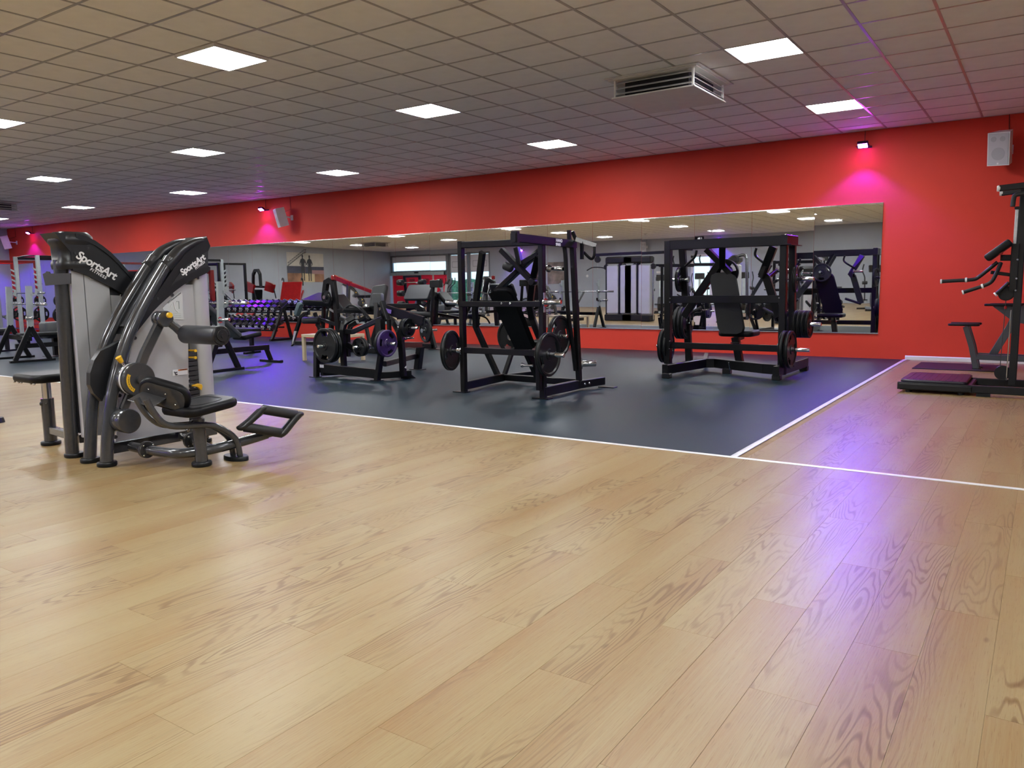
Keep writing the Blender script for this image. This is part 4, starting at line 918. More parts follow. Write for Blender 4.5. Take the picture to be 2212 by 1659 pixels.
beam(R2, 'seat_post', (2.36, 6.05, .47), (2.42, 6.08, .12), 0.09, 0.09); beam(R2, 'seat_arm', (2.36, 6.06, .44), (2.36, 6.32, .46), 0.06, 0.06)
part('collar', CHROME, R2, ('box', ((2.38, 6.04, .40), (.12, .11, .014)), {}))
handle(R2, [Z(1574, 783, .16), Z(1577, 800, .05)], 0.008, 'pull_pin', CHROME)
beam(R2, 'hanger', (2.27, yf, 1.62), Y(1560, 575, 5.98), 0.08, 0.09)
beam(R2, 'cross_arm', Y(1526, 538, 6.0), Y(1578, 590, 6.08), 0.07, 0.11, up=(0, 1, 0)); bent(R2, 'cross_arm', [Y(1556, 566, 6.10), Y(1501, 648, 6.16), Y(1478, 684, 6.18)], 0.07, 0.095, side=(0, 1, 0))
bent(R2, 'lever_arm', [Y(1671, 533, 6.02), Y(1648, 592, 6.14), Y(1656, 600, 6.16), Y(1683, 684, 6.20)], 0.07, 0.095, side=(0, 1, 0)); beam(R2, 'lever_arm', Y(1654, 575, 6.1), Y(1645, 600, 6.12), 0.07, 0.07)
handle(R2, [Y(1634, 536, 6.2), Y(1631, 550, 6.2), Y(1640, 560, 6.2), Y(1658, 574, 6.14)], 0.017); handle(R2, [Y(1649, 667, 6.35), Y(1682, 685, 6.2)], 0.022, 'handle_grip', FOAM)
handle(R2, [Y(1505, 541, 6.2), Y(1500, 556, 6.2), Y(1480, 575, 6.3)], 0.017); handle(R2, [Y(1478, 684, 6.2), Y(1515, 664, 6.34)], 0.022, 'handle_grip', FOAM)
c = Y(1568, 588, 6.20); plate('mid', c, (0, 1, .1), 'black weight plate above the tall backrest of the press by the mirror'); peg(R2, c+V((0, -.08, 0)), c+V((0, .16, .01)), 0.023)
c = X(1434, 747, 1.44); plate('big', c, (1, .1, 0), 'black weight plate on the outer low peg of the press by the mirror'); plate('big3', c+V((.062, .006, 0)), (1, .1, 0), 'inner plate on the outer low peg of the press by the mirror'); peg(R2, c+V((.16, .02, 0)), c+V((-.10, -.01, 0)), 0.022)
c = X(1467, 697, 1.44); 
for k in range(3): plate('big3', c+V((.055*k, 0, 0)), (1, .05, 0), ('outermost', 'middle', 'innermost')[k]+' of three plates on the inner peg of the press by the mirror', 'three plates on the inner peg')
peg(R2, c+V((.20, 0, 0)), c+V((-.10, 0, 0)), 0.022); beam(R2, 'peg_arm', c+V((.19, 0, 0)), (xl+.02, 6.4, c.z), 0.05, 0.05)
c = V((3.19, 6.08, Y(1718, 700, 6.08).z))
for k in range(4): plate('mid', c+V((.05*(k-1.5), 0, 0)), (1, 0, 0), ('innermost', 'second', 'third', 'outermost')[k]+' of four plates on the high peg of the press by the mirror', 'four plates on the high peg')
peg(R2, (xr+.03, c.y, c.z), c+V((.22, 0, 0)), 0.024)
c = V((3.10, 5.60, Y(1703, 755, 5.60).z)); plate('big', c+V((.01, 0, 0)), (1, 0, 0), 'inner large plate on the low peg beside the four rubber plates'); plate('big3', c+V((.075, 0, 0)), (1, 0, 0), 'outer large plate on the low peg beside the four rubber plates'); peg(R2, (xr+.03, c.y, c.z), c+V((.30, 0, 0)), 0.023)
c = Y(1722, 603, 6.1); plate('mid', c+V((-.02, 0, 0)), (1, .1, 0), 'single small plate on the shoulder-high peg of the press by the mirror'); peg(R2, (xr+.02, c.y, c.z), c+V((.2, 0, 0)), 0.025)
c = Y(1468, 604, 6.3); plate('mid', c, (1, .1, 0), 'small plate at shoulder height inside the press by the mirror'); peg(R2, c+V((.13, 0, 0)), c+V((-.12, 0, 0)), 0.023)
c = Y(1680, 585, 6.4); peg(R2, c+V((-.02, 0, 0)), c+V((.14, 0, 0)), 0.022); beam(R2, 'peg_arm', c+V((-.02, 0, 0)), Y(1658, 600, 6.16), 0.04, 0.05)
bolts(R2, [(xl+.02, yf-.045, z) for z in (.32, .42, .98, .93)]+[(xr-.04, yf-.045, z) for z in (.32, .42, .98)], (0, -1, 0), 0.010)
# ================================================================ low plate-loaded row machine (M1)
m6 = crop(620, 520, 4.88); mA = crop(640, 690, 11.06); mB = crop(780, 690, 11.06); mC = crop(760, 600, 8.295)
M1 = thing('leg_extension_machine', 'low black plate-loaded machine with violet plate and big plate on its near peg', 'exercise machine', (-1.8, 3.5, 0))
beam(M1, 'leg', (-2.36, 3.17, 0.0), Y(684, 760, 3.22), 0.055, 0.075); beam(M1, 'leg', (-2.28, 3.22, 0.02), Y(694, 745, 3.26), 0.05, 0.06); flatfoot(M1, -2.38, 3.17, .14, .1)
beam(M1, 'base_beam', Y(691, 795, 3.22), Y(818, 808, 3.24), 0.06, 0.115); beam(M1, 'base_beam', (-2.3, 3.2, .06), (-2.05, 3.62, .06), 0.055, 0.08); part('rubber_foot', RUBBER, M1, ('cyl', ((-2.05, 3.6, 0), (-2.05, 3.6, .03), .035, 14), {}))
part('spec_label', LABEL, M1, ('box', (Y(695, 791, 3.185), (.075, .003, .04)), {}))
bent(M1, 'upright', [Y(744, 806, 3.28), Y(741, 760, 3.28), Y(740, 712, 3.28), Y(743, 700, 3.30), Y(752, 692, 3.34), Y(768, 684, 3.40)], 0.06, 0.07, side=(0, 1, 0)); bent(M1, 'upright', [Y(752, 770, 3.36), Y(751, 720, 3.36), Y(757, 704, 3.40), Y(772, 695, 3.46)], 0.05, 0.06, side=(0, 1, 0))
bent(M1, 'lever_arm', [Y(748, 716, 3.30), Y(762, 717, 3.30), Y(790, 704, 3.34), Y(828, 687, 3.42)], 0.055, 0.06, side=(0, 1, 0))
beam(M1, 'strut', Y(752, 745, 3.32), Y(772, 757, 3.30), 0.05, 0.08)
beam(M1, 'leg', (-1.315, 3.24, 0), Y(824, 758, 3.26), 0.06, 0.075); beam(M1, 'column', Y(824, 758, 3.30), Y(821, 690, 3.34), 0.09, 0.10); beam(M1, 'column', Y(842, 740, 3.36), Y(840, 690, 3.36), 0.045, 0.05)
beam(M1, 'base_beam', (-1.31, 3.26, .07), (-1.08, 3.62, .07), 0.06, 0.085); flatfoot(M1, -1.32, 3.24, .14, .1)
part('wedge_foot', BLACK, M1, ('prism', ([Y(866, 803, 3.52), Y(884, 817, 3.62), Y(885, 821, 3.62), Y(866, 818, 3.52)], (.05, .07, 0)), {}))
bent(M1, 'leg', [Y(871, 812, 3.50), Y(869, 770, 3.50), Y(866, 735, 3.50), Y(862, 715, 3.52), Y(852, 698, 3.56), Y(842, 690, 3.6)], 0.055, 0.085, side=(0, 1, 0))
part('warning_triangle', LABEL, M1, ('prism', ([Y(873.5, 794, 3.45), Y(877.5, 790, 3.45), Y(877.5, 796, 3.45)], (0, .002, 0)), {}))
rp = V((-1.76, 4.53, 0)); beam(M1, 'leg', rp, Y(908, 748, 4.5), 0.09, 0.09); flatfoot(M1, -1.76, 4.53, .22, .12); beam(M1, 'base_beam', Y(831, 786, 3.45), rp+V((0, 0, .20)), 0.05, 0.07)
beam(M1, 'seat_beam', Y(908, 745, 4.5), Y(868, 745, 3.55), 0.06, 0.08)
beam(M1, 'lever_beam', Y(833, 668, 3.50), Y(914, 694, 3.62), 0.06, 0.12); part('beam_label', mat('violet_label', (.2, .12, .45), .5), M1, ('box', (Y(839, 672, 3.46), (.10, .003, .05), (V((.95, 0, -.2)).normalized(), V((0, 1, 0)), V((.2, 0, .95)).normalized())), {}))
beam(M1, 'pivot_plate', Y(826, 652, 3.48), Y(838, 692, 3.44), 0.07, 0.06); part('pivot_pad', PADGREY, M1, ('pad', ([Y(813, 646, 3.5)+V((x, 0, z)) for x, z in rr2(.16, .15, .02, 2)], (0, 1, 0), .06, .01), {}))
beam(M1, 'link', Y(780, 666, 3.5), Y(800, 690, 3.4), 0.03, 0.03); beam(M1, 'link', Y(812, 655, 3.5), Y(812, 700, 3.42), 0.05, 0.05)
c = Y(703, 747, 3.02); plate('big', c, (0.05, 1, 0), 'front one of two large plates on the near peg of the low machine', spin=0.0); plate('big', c+V((.004, .066, 0)), (0.05, 1, 0), 'rear one of two large plates on the near peg of the low machine'); peg(M1, c+V((.01, .22, 0)), c+V((-.008, -.12, 0)), 0.022)
beam(M1, 'peg_arm', c+V((.01, .2, 0)), Y(741, 745, 3.28), 0.05, 0.07)
c = Y(776, 750, 3.20); plate('small', c, (.05, 1, 0), 'front one of two small plates on the inner peg of the low machine'); plate('small', c+V((0, .044, 0)), (.05, 1, 0), 'rear one of two small plates on the inner peg of the low machine'); peg(M1, c+V((.006, .16, 0)), c+V((-.005, -.10, 0)), 0.020)
c = X(836, 742, -1.10); plate('violet', c, (1, 0, .0), 'violet-faced three-grip plate on the low machine', spin=.9); plate('mid', c+V((-.05, 0, 0)), (1, 0, 0), 'black plate behind the violet one on the low machine'); peg(M1, c+V((-.18, 0, 0)), c+V((.14, 0, .0)), 0.022)
c = X(882, 708, -1.0); plate('small', c, (1, 0, 0), 'small three-grip plate on the high peg of the low machine', spin=.5); plate('small', c+V((-.042, 0, 0)), (1, 0, 0), 'inner small plate on the high peg of the low machine'); peg(M1, c+V((-.16, 0, 0)), c+V((.16, 0, 0)), 0.018); peg(M1, X(876, 731, -1.12), X(894, 730, -.98), 0.012)
# ================================================================ machines further back on the rubber floor
def upholst(parent, name, c, size, ax=None, r=0.02, mt=None, cr=0.05):
    """rounded pad, size (x, y, thickness z) on axes ax"""
    ex, ey, ez = [V(a).normalized() for a in (ax or ((1, 0, 0), (0, 1, 0), (0, 0, 1)))]
    g = MB(); g.pad([V(c)+ex*x+ey*y-ez*size[2]/2 for x, y in rr2(size[0], size[1], min(cr, size[1]*.4), 4)], ez, size[2], r); return g.obj(name, mt or PAD, parent)
def roller(parent, p, q, r=0.055, name='roller_pad', mt=None):
    g = MB(); p, q = V(p), V(q); d = (q-p).normalized(); g.cyl(p, q, r, 18, ch=.01); g.cyl(p-d*.012, q+d*.012, r*.4, 12); return g.obj(name, mt or FOAM, parent)
# --- arched row machine right at the mirror
y2 = 7.45
N2 = thing('seated_row_machine', 'black machine with a long bent arch tube against the mirror', 'exercise machine', (-4.2, y2, 0))
bent(N2, 'arch_tube', [Y(832, 661, y2), Y(900, 661, y2), Y(912, 668, y2), Y(922, 690, y2), Y(939, 752, y2)], 0.07, 0.09)
bent(N2, 'arch_tube', [Y(832, 661, y2), Y(822, 680, y2), Y(800, 753, y2)], 0.07, 0.09)
beam(N2, 'base_beam', V((Y(800, 753, y2).x, y2, .06)), V((Y(939, 750, y2).x, y2, .06)), 0.07, 0.09); flatfoot(N2, Y(943, 750, y2).x, y2, .3, .12); flatfoot(N2, Y(800, 750, y2).x, y2, .3, .12)
upholst(N2, 'chest_pad', Y(905, 632, y2), (.62, .34, .07), ((1, 0, 0), (0, .5, .8), (0, -.8, .5)), mt=mat('navy_black_vinyl', (.012, .014, .022), .45)); beam(N2, 'pad_post', Y(905, 640, y2+.05), Y(905, 705, y2+.05), 0.06, 0.07)
beam(N2, 'tall_post', Y(936, 612, y2-.1), Y(932, 705, y2-.1), 0.05, 0.05); part('post_cap', BLACKM, N2, ('box', (Y(942, 613, y2-.1), (.24, .1, .14)), {'ch': .01}))
roller(N2, Y(872, 676, y2-.1), Y(932, 680, y2-.1), .05); beam(N2, 'cross_beam', Y(868, 685, y2), Y(936, 680, y2), .05, .06)
c = Y(920, 714, y2-.25); plate('big', c, (0.4, 1, 0), 'black plate on the arched machine against the mirror'); peg(N2, c+V((-.03, -.08, 0)), c+V((.06, .25, 0)), .022)
handle(N2, [Y(842, 690, y2), Y(852, 700, y2-.1), Y(862, 715, y2-.1)], .02)
# --- leg curl machine with wide pad beside the dumbbell rack
y3 = 7.2
N3 = thing('leg_curl_machine', 'black leg curl machine with wide padded top beside the pale wood table', 'exercise machine', (-7.0, y3, 0))
bent(N3, 'leg_frame', [Z(632, 746, 0.02), Y(640, 715, y3), Y(650, 685, y3), Y(658, 678, y3), Y(668, 676, y3)], 0.06, 0.075, side=(0, 1, 0)); flatfoot(N3, Z(630, 747, 0).x, y3, .26, .12)
beam(N3, 'leg_frame', V((Y(700, 740, y3).x, y3, .03)), Y(680, 676, y3), 0.06, 0.075); beam(N3, 'leg_frame', Y(684, 700, y3), Y(702, 727, y3), .055, .06)
beam(N3, 'base_beam', V((Y(636, 742, y3).x, y3, .05)), V((Y(702, 740, y3).x, y3, .05)), 0.06, 0.075)
roller(N3, Y(656, 692, y3-.1), Y(690, 692, y3-.1), .07)
upholst(N3, 'top_pad', Y(700, 647, y3), (.80, .5, .12), ((1, 0, -.05), (0, 1, .3), (0, -.3, 1))); upholst(N3, 'end_pad', Y(645, 668, y3-.2), (.30, .12, .09), ((.5, 0, .85), (0, 1, 0), (-.85, 0, .5)), mt=mat('pale_teal_edge_vinyl', (.10, .15, .16), .35), r=.01)
upholst(N3, 'side_pad', Y(741, 655, y3), (.42, .34, .1), ((.7, 0, -.7), (0, 1, 0), (.7, 0, .7)))
beam(N3, 'post', Y(700, 655, y3), Y(697, 720, y3), .06, .07); beam(N3, 'post', Y(718, 650, y3), Y(715, 725, y3), .07, .09); beam(N3, 'lever', Y(695, 690, y3-.1), Y(745, 708, y3-.3), .055, .06); beam(N3, 'lever', Y(712, 668, y3-.2), Y(750, 690, y3-.3), .03, .04, STEEL)
handle(N3, [Y(658, 678, y3-.15), Y(664, 674, y3-.15), Y(676, 664, y3-.15)], .014)
# --- tall lever machine with curved neck and long red arm (between the mirror and the low machine)
y4 = 6.3
N4 = thing('lever_row_machine', 'black upright machine with hooked neck behind the low machine', 'exercise machine', (-4.9, y4, 0))
bent(N4, 'neck', [V((Y(735, 748, y4).x, y4, .03)), Y(729, 690, y4), Y(724, 640, y4), Y(720, 612, y4), Y(712, 606, y4), Y(705, 610, y4), Y(701, 640, y4)], 0.08, 0.10, side=(0, 1, 0))
part('neck_cap', REDP, N4, ('box', (Y(720, 600, y4), (.07, .06, .09)), {'ch': .01}))
beam(N4, 'base_beam', V((Y(700, 752, y4).x, y4, .05)), V((Y(830, 752, y4).x, y4, .05)), .07, .09); beam(N4, 'post', V((Y(822, 752, y4).x, y4, .05)), Y(812, 655, y4), .07, .08)
beam(N4, 'long_beam', Y(728, 672, y4), Y(812, 672, y4), .07, .08); upholst(N4, 'seat', Y(775, 668, y4-.1), (.5, .35, .08)); upholst(N4, 'back_pad', Y(818, 640, y4), (.34, .4, .09), ((1, 0, .1), (0, .3, 1), (0, -1, .3)), mt=mat('charcoal_vinyl', (.02, .022, .024), .45))
c = Y(705, 642, y4-.1); plate('small', c, (0, 1, 0), 'small plate on the hooked neck machine'); peg(N4, c+V((0, -.06, 0)), c+V((0, .12, 0)), .018)
handle(N4, [Y(742, 672, y4-.2), Y(755, 660, y4-.3), Y(772, 664, y4-.3), Y(786, 676, y4-.3)], .02); bent(N4, 'lever', [Y(735, 688, y4-.15), Y(760, 700, y4-.25), Y(792, 684, y4-.3)], .05, .06); beam(N4, 'strut', Y(790, 700, y4-.2), Y(800, 748, y4-.2), .05, .06)
# --- small pale wooden table
tx, ty = -4.46, 4.75; tw, td, th = 0.90, 0.55, 0.435
Tb = thing('side_table', 'small pale wood table between the machines on the rubber floor', 'table', (tx+tw/2, ty+td/2, 0))
part('table_top', PALEWOOD, Tb, ('box', ((tx+tw/2, ty+td/2, th-.022), (tw, td, .046)), {'ch': .002}))
for x in (tx+.026, tx+tw-.026):
    for y in (ty+.026, ty+td-.026): part('leg', PALEWOOD, Tb, ('box', ((x, y, (th-.046)/2+.0005), (.05, .05, th-.047)), {'ch': .002}))
# --- dumbbell rack with rubber hex dumbbells
RX0, RX1, RYF = -13.4, -8.95, 8.12
DR = thing('dumbbell_rack', 'long black two-tier dumbbell rack under the mirror', 'rack', ((RX0+RX1)/2, RYF, 0))
for x in (RX0+.05, -11.2, RX1-.05):
    bent(DR, 'end_frame', [(x, RYF-.33, .03), (x, RYF-.12, .45), (x, RYF+.0, .72), (x, RYF+.18, .84)], .07, .06, side=(1, 0, 0)); beam(DR, 'end_frame', (x, RYF+.05, .75), (x, RYF+.24, .03), .06, .06); beam(DR, 'foot', (x, RYF-.38, .025), (x, RYF+.32, .025), .07, .05)
for z, y in ((.68, RYF+.0), (.27, RYF-.12)):
    for dy in (-.1, .1): beam(DR, 'shelf_rail', (RX0, y+dy, z+dy*.35), (RX1, y+dy, z+dy*.35), .05, .035)
db_head = None
def dumbbell(c, tilt, label):
    """hex rubber head dumbbell, axis along y, tilted down to the front"""
    global db_head
    r = thing('dumbbell', label, 'dumbbell', c, 'rubber hex dumbbells on the rack')
    r.rotation_euler = (tilt, 0, 0)
    if db_head is None:
        g = MB()
        def hexr(y, s): return [V((s*math.cos(math.pi/6+k*math.pi/3), y, s*math.sin(math.pi/6+k*math.pi/3))) for k in range(6)]
        g.loft([hexr(-.062, .066), hexr(-.05, .088), hexr(.05, .088), hexr(.062, .066)], smooth=False)
        h = g.obj('head', mat('rubber_dumbbell_head', (.012, .011, .014), .32, noise=.1)); hm = h.data; bpy.data.objects.remove(h)
        g = MB(); g.tube([(0, -.085, 0), (0, -.04, 0), (0, 0, 0), (0, .04, 0), (0, .085, 0)], n=10, rs=[.015, .017, .019, .017, .015]); k_ = g.obj('grip', CHROME); gm = k_.data; bpy.data.objects.remove(k_)
        tm = text_mesh('ATX', .062, align='CENTER', bold=.002); tm.materials.append(LABEL)
        nm = MB().box((0, 0, 0), (.030, .002, .018)).obj('n', LABEL); nm_ = nm.data; bpy.data.objects.remove(nm)
        db_head = (hm, gm, tm, nm_)
    hm, gm, tm, nm_ = db_head
    o = bpy.data.objects.new('grip', gm); COL.objects.link(o); o.parent = r
    for s in (-1, 1):
        o = bpy.data.objects.new('head', hm); COL.objects.link(o); o.parent = r; o.location = (0, s*.135, 0)
        t = bpy.data.objects.new('head_lettering', tm); COL.objects.link(t); t.parent = o; t.location = (0, s*.0625, -.014); t.rotation_euler = (math.pi/2, 0, 0 if s < 0 else math.pi)
        t = bpy.data.objects.new('weight_mark', nm_); COL.objects.link(t); t.parent = o; t.location = (0, s*.0632, -.042)
    return r
for tier, (z, y) in enumerate(((.79, RYF+.0), (.38, RYF-.12))):
    for k in range(19 if tier == 0 else 18):
        x = RX1-.16-k*.23
        dumbbell((x, y, z), .35, '%s hex dumbbell from the table end, %s tier of the long rack' % (ORD[k], 'upper' if tier == 0 else 'lower'))
# --- flat bench behind the weight tower
def flat_bench(x, y, rot, label, name='flat_bench'):
    b = thing(name, label, 'bench', (x, y, 0))
    upholst(b, 'bench_pad', (x, y, .435), (1.2, .28, .075)); beam(b, 'spine', (x-.5, y, .36), (x+.5, y, .36), .06, .06)
    for s in (-1, 1):
        beam(b, 'leg', (x+s*.45, y, .35), (x+s*.45, y, .03), .07, .06); beam(b, 'foot', (x+s*.45, y-.2, .02), (x+s*.45, y+.2, .02), .06, .04)
    b.rotation_euler.z = rot; return b
flat_bench(-6.95, 5.25, math.radians(10), 'black flat bench in front of the dumbbell rack')
# --- incline bench press with silver uprights and barbell
def press_bench(x, y, rot, label, incline, silver=SILVG):
    """bench press at the origin, user lying along +y, uprights at y=0; then moved"""
    b = thing('press_bench', label, 'bench', (0, 0, 0))
    for s in (-1, 1):
        bent(b, 'upright', [(s*.55, .0, .55), (s*.55, .03, 1.30)], .05, .10, side=(1, 0, 0), mt=silver)
        beam(b, 'leg', (s*.55, .0, .60), (s*.55, -.28, .03), .06, .075); beam(b, 'leg', (s*.55, .0, .60), (s*.55, .26, .03), .06, .075)
        beam(b, 'foot', (s*.55, -.36, .02), (s*.55, .34, .02), .07, .04)
        for k, z in enumerate((.72, .92, 1.12)):
            part('bar_hook', silver if k else BLACK, b, ('prism', ([(s*.55, .05, z), (s*.55, .14, z+.03), (s*.55, .15, z+.10), (s*.55, .12, z+.11), (s*.55, .11, z+.05), (s*.55, .05, z+.05)], (s*.04, 0, 0)), {}))
        peg(b, (s*.58, -.03, .75), (s*.80, -.03, .76), .024)
    beam(b, 'cross_beam', (-.55, -.02, .40), (.55, -.02, .40), .06, .08); beam(b, 'spine', (0, -.1, .25), (0, 1.25, .25), .07, .08)
    beam(b, 'leg', (0, 1.2, .26), (0, 1.3, .02), .06, .06); beam(b, 'foot', (-.25, 1.3, .02), (.25, 1.3, .02), .07, .04)
    if incline:
        upholst(b, 'backrest', (0, .34, .74), (.30, .85, .07), ((1, 0, 0), (0, -.75, .66), (0, .66, .75)), mt=PADGREY); upholst(b, 'seat', (0, .86, .46), (.32, .36, .07), ((1, 0, 0), (0, 1, .15), (0, -.15, 1)))
        beam(b, 'pad_strut', (0, .1, .27), (0, .2, .80), .05, .05)
    else: upholst(b, 'bench_pad', (0, .55, .44), (.29, 1.2, .075)); beam(b, 'pad_strut', (0, .9, .28), (0, .9, .40), .06, .06); beam(b, 'pad_strut', (0, .1, .28), (0, .1, .40), .06, .06)
    b.location = (x, y, 0); b.rotation_euler.z = rot; return b
def barbell(p, rot, label, z=1.16, L=2.1):
    b = thing('barbell', label, 'barbell', (0, 0, 0), 'barbells')
    part('shaft', CHROME, b, ('cyl', ((-L/2+.42, 0, 0), (L/2-.42, 0, 0), .0145, 12), {}))
    for s in (-1, 1):
        part('sleeve', CHROME, b, ('cyl', ((s*(L/2-.42), 0, 0), (s*L/2, 0, 0), .025, 16), {'ch': .004}), ('cyl', ((s*(L/2-.44), 0, 0), (s*(L/2-.41), 0, 0), .038, 16), {}))
    b.location = (p[0], p[1], z); b.rotation_euler.z = rot; return b
IB = press_bench(-4.75, 3.05, math.radians(0), 'incline press bench with silver uprights behind the back extension machine', True)
barbell((-4.75, 3.165), 0, 'chrome barbell resting on the incline bench with silver uprights', 0.989)
BP = press_bench(-9.30, 2.60, math.radians(-8), 'flat press bench with silver uprights beyond the small padded seat', False)
barbell((-9.284, 2.714), math.radians(-8), 'chrome barbell resting on the flat press bench', 0.989)
upg = thing('grey_pad_box', 'grey upholstered block standing beside the flat press bench', 'pad', (-7.5, 3.3, 0))
upholst(upg, 'pad', Y(117, 712, 3.3), (.30, .42, .30), r=.04, mt=PADGREY); beam(upg, 'post', Y(117, 720, 3.3), V((Y(117, 720, 3.3).x, 3.3, .02)), .08, .08); flatfoot(upg, Y(117, 720, 3.3).x, 3.3, .4, .3)
# --- racks along the far end
def power_rack(x, y, mt, hook_mt, label, jag=True, h=2.15, w=1.2, d=1.1):
    r = thing('power_rack', label, 'rack', (x, y, 0))
    for sx in (-1, 1):
        for sy in (0, 1):
            beam(r, 'upright', (x+sx*w/2, y+sy*d, 0), (x+sx*w/2, y+sy*d, h), .07, .09, mt if sy else (hook_mt if jag else mt))
        if jag:
            for k in range(6):
                z = 1.08+.13*k
                part('bar_hook', hook_mt, r, ('prism', ([(x+sx*w/2, y-.04, z), (x+sx*w/2, y-.14, z+.06), (x+sx*w/2, y-.14, z+.10), (x+sx*w/2, y-.04, z+.05)], (sx*.03, 0, 0)), {}))
        beam(r, 'base_beam', (x+sx*w/2, y-.2, .04), (x+sx*w/2, y+d+.1, .04), .07, .08, mt); beam(r, 'top_beam', (x+sx*w/2, y, h-.04), (x+sx*w/2, y+d, h-.04), .06, .07, mt)
        for sy, z in ((d, .55), (d, .95), (d, 1.45)): peg(r, (x+sx*(w/2+.03), y+sy, z), (x+sx*(w/2+.28), y+sy, z), .024)
        c = V((x+sx*(w/2+.10), y+d, .55)); plate('big3', c, (1, 0, 0), 'low-peg plate, %s side of the %s' % ('cable machine' if sx > 0 else 'far wall', label), 'plates on the far power racks'); plate('mid', V((x+sx*(w/2+.10), y+d, .95)), (1, 0, 0), 'small plate, %s side of the %s' % ('cable machine' if sx > 0 else 'far wall', label), 'small plates on the far power racks')
    handle(r, [(x-w/2, y+.05, h-.02), (x, y+.02, h+.0), (x+w/2, y+.05, h-.02)], .018, 'chin_up_bar'); beam(r, 'cross_beam', (x-w/2, y+d, h-.04), (x+w/2, y+d, h-.04), .06, .07, mt)
    beam(r, 'cross_beam', (x-w/2, y+d, .25), (x+w/2, y+d, .25), .06, .07, mt)
    return r
power_rack(-16.6, 6.1, BLACK, SILVG, 'black power rack with toothed silver uprights')
power_rack(-20.2, 6.6, REDP, SILVG, 'red power rack with toothed uprights')
power_rack(-19.3, 3.2, BLACK, BLACK, 'plain black power rack beyond the flat press bench', False)
barbell((-16.6, 5.99), 0, 'barbell racked on the toothed silver uprights', 1.18)
flat_bench(-12.3, 3.3, math.radians(20), 'low black bench before the far power racks')
# --- hack press with red sled at the end of the mirror
HP = thing('leg_press_machine', 'machine with red side columns seen past the weight tower', 'exercise machine', (-14.8, 7.6, 0))
for dx in (0, 1.0):
    beam(HP, 'column', (-15.0+dx, 7.9, 0), (-15.0+dx, 7.9, 1.75), .10, .12, REDP); beam(HP, 'base_beam', (-15.0+dx, 6.5, .06), (-15.0+dx, 8.0, .06), .08, .1)
    beam(HP, 'guide_rail', (-15.0+dx, 7.9, 1.5), (-15.0+dx, 6.5, .15), .05, .05, STEEL)
upholst(HP, 'sled_pad', (-14.5, 7.2, .85), (.5, .8, .1), ((1, 0, 0), (0, .72, .69), (0, -.69, .72)), mt=PAD); beam(HP, 'cross_beam', (-15.0, 7.9, 1.7), (-14.0, 7.9, 1.7), .08, .1, REDP); part('foot_plate', REDP, HP, ('box', ((-14.5, 6.6, .35), (.8, .5, .03), (V((1, 0, 0)), V((0, .8, -.6)), V((0, .6, .8)))), {}))
# ================================================================ cable machine, mat and step bench on the oak floor at the right
CM = thing('cable_machine', 'black cable machine with low step platform and bent press handles', 'exercise machine', (5.6, 5.6, 0))
pf = [Z(1950, 828, .10), Z(1973, 806, .10), Z(2100, 815, .10), Z(2086, 839, .10)]
px0, px1, py0, py1 = 4.44, 5.05, 5.08, 5.95
part('platform_frame', BLACKM, CM, ('box', (((px0+px1)/2+.02, (py0+py1)/2, .065), (px1-px0+.06, py1-py0, .07)), {'ch': .012}))
part('platform_pad', mat('ribbed_violet_black_mat', (.014, .011, .022), .35, bump=.5, bscale=60), CM, ('pad', ([V(((px0+px1)/2+x, (py0+py1)/2+y, .10)) for x, y in rr2(px1-px0, py1-py0-.08, .05, 4)], (0, 0, 1), .035, .012), {}))
for k in range(9): part('pad_rib', mat('ribbed_violet_black_mat', (.014, .011, .022)), CM, ('box', ((px0+.06+k*.06, (py0+py1)/2, .1355), (.012, py1-py0-.2, .003)), {}))
for x, y in ((4.52, 5.15), (4.52, 5.9), (5.0, 5.15)): part('platform_foot', RUBBER, CM, ('cyl', ((x, y, 0), (x, y, .035), .03, 14), {}))
for y in (5.12, 5.82): beam(CM, 'base_beam', (4.42, y, .07), (7.4, y, .07), .06, .075, BLACKM)
for x, y in ((5.2, 5.12), (6.4, 5.12), (7.3, 5.12), (5.2, 5.82), (7.3, 5.82)): part('base_foot', RUBBER, CM, ('box', ((x, y, .016), (.12, .06, .032)), {}))
mx, my = 5.425, 5.60
p0, p1 = X(2188, 840, mx), X(2190, 475, mx)
beam(CM, 'mast', (mx, my, .08), (mx, my, 2.10), .07, .09, BLACKM); beam(CM, 'mast_rail', (mx-.052, my-.02, .12), (mx-.05, my-.02, .85), .012, .014, CHROME); beam(CM, 'mast_rail', (mx-.052, my-.02, 1.45), (mx-.05, my-.02, 1.86), .034, .034, STEEL)
part('mast_cap', BLACKM, CM, ('box', ((mx-.05, my-.02, 1.875), (.05, .05, .03)), {'ch': .008}))
for z in (.20,): part('pulley', BLACKM, CM, ('cyl', ((mx-.09, my-.02, z), (mx-.09, my+.02, z), .075, 24), {'ch': .005}))
part('pulley', BLACKM, CM, ('cyl', ((mx-.10, my-.02, 1.02), (mx-.10, my+.02, 1.02), .075, 24), {'ch': .005}))
handle(CM, [(mx-.115, my, .26), (mx-.10, my, .95)], .004, 'cable', INK)
part('cable_stop', REDP, CM, ('cyl', ((mx-.10, my, .86), (mx-.10, my, .89), .012, 10), {}))
tw_ = V((6.0, 5.65, 0))
part('weight_shroud', mat('frosted_shroud', (.35, .37, .42), .3), CM, ('box', ((5.62, 5.66, 1.15), (.14, .30, 1.35)), {'ch': .02})); part('shroud_window', mat('violet_tinted_film', (.08, .07, .45), .3), CM, ('box', ((5.60, 5.505, 1.52), (.10, .006, .36)), {}))
beam(CM, 'rear_mast', (7.2, my, .08), (7.2, my, 2.15), .08, .1, BLACKM)
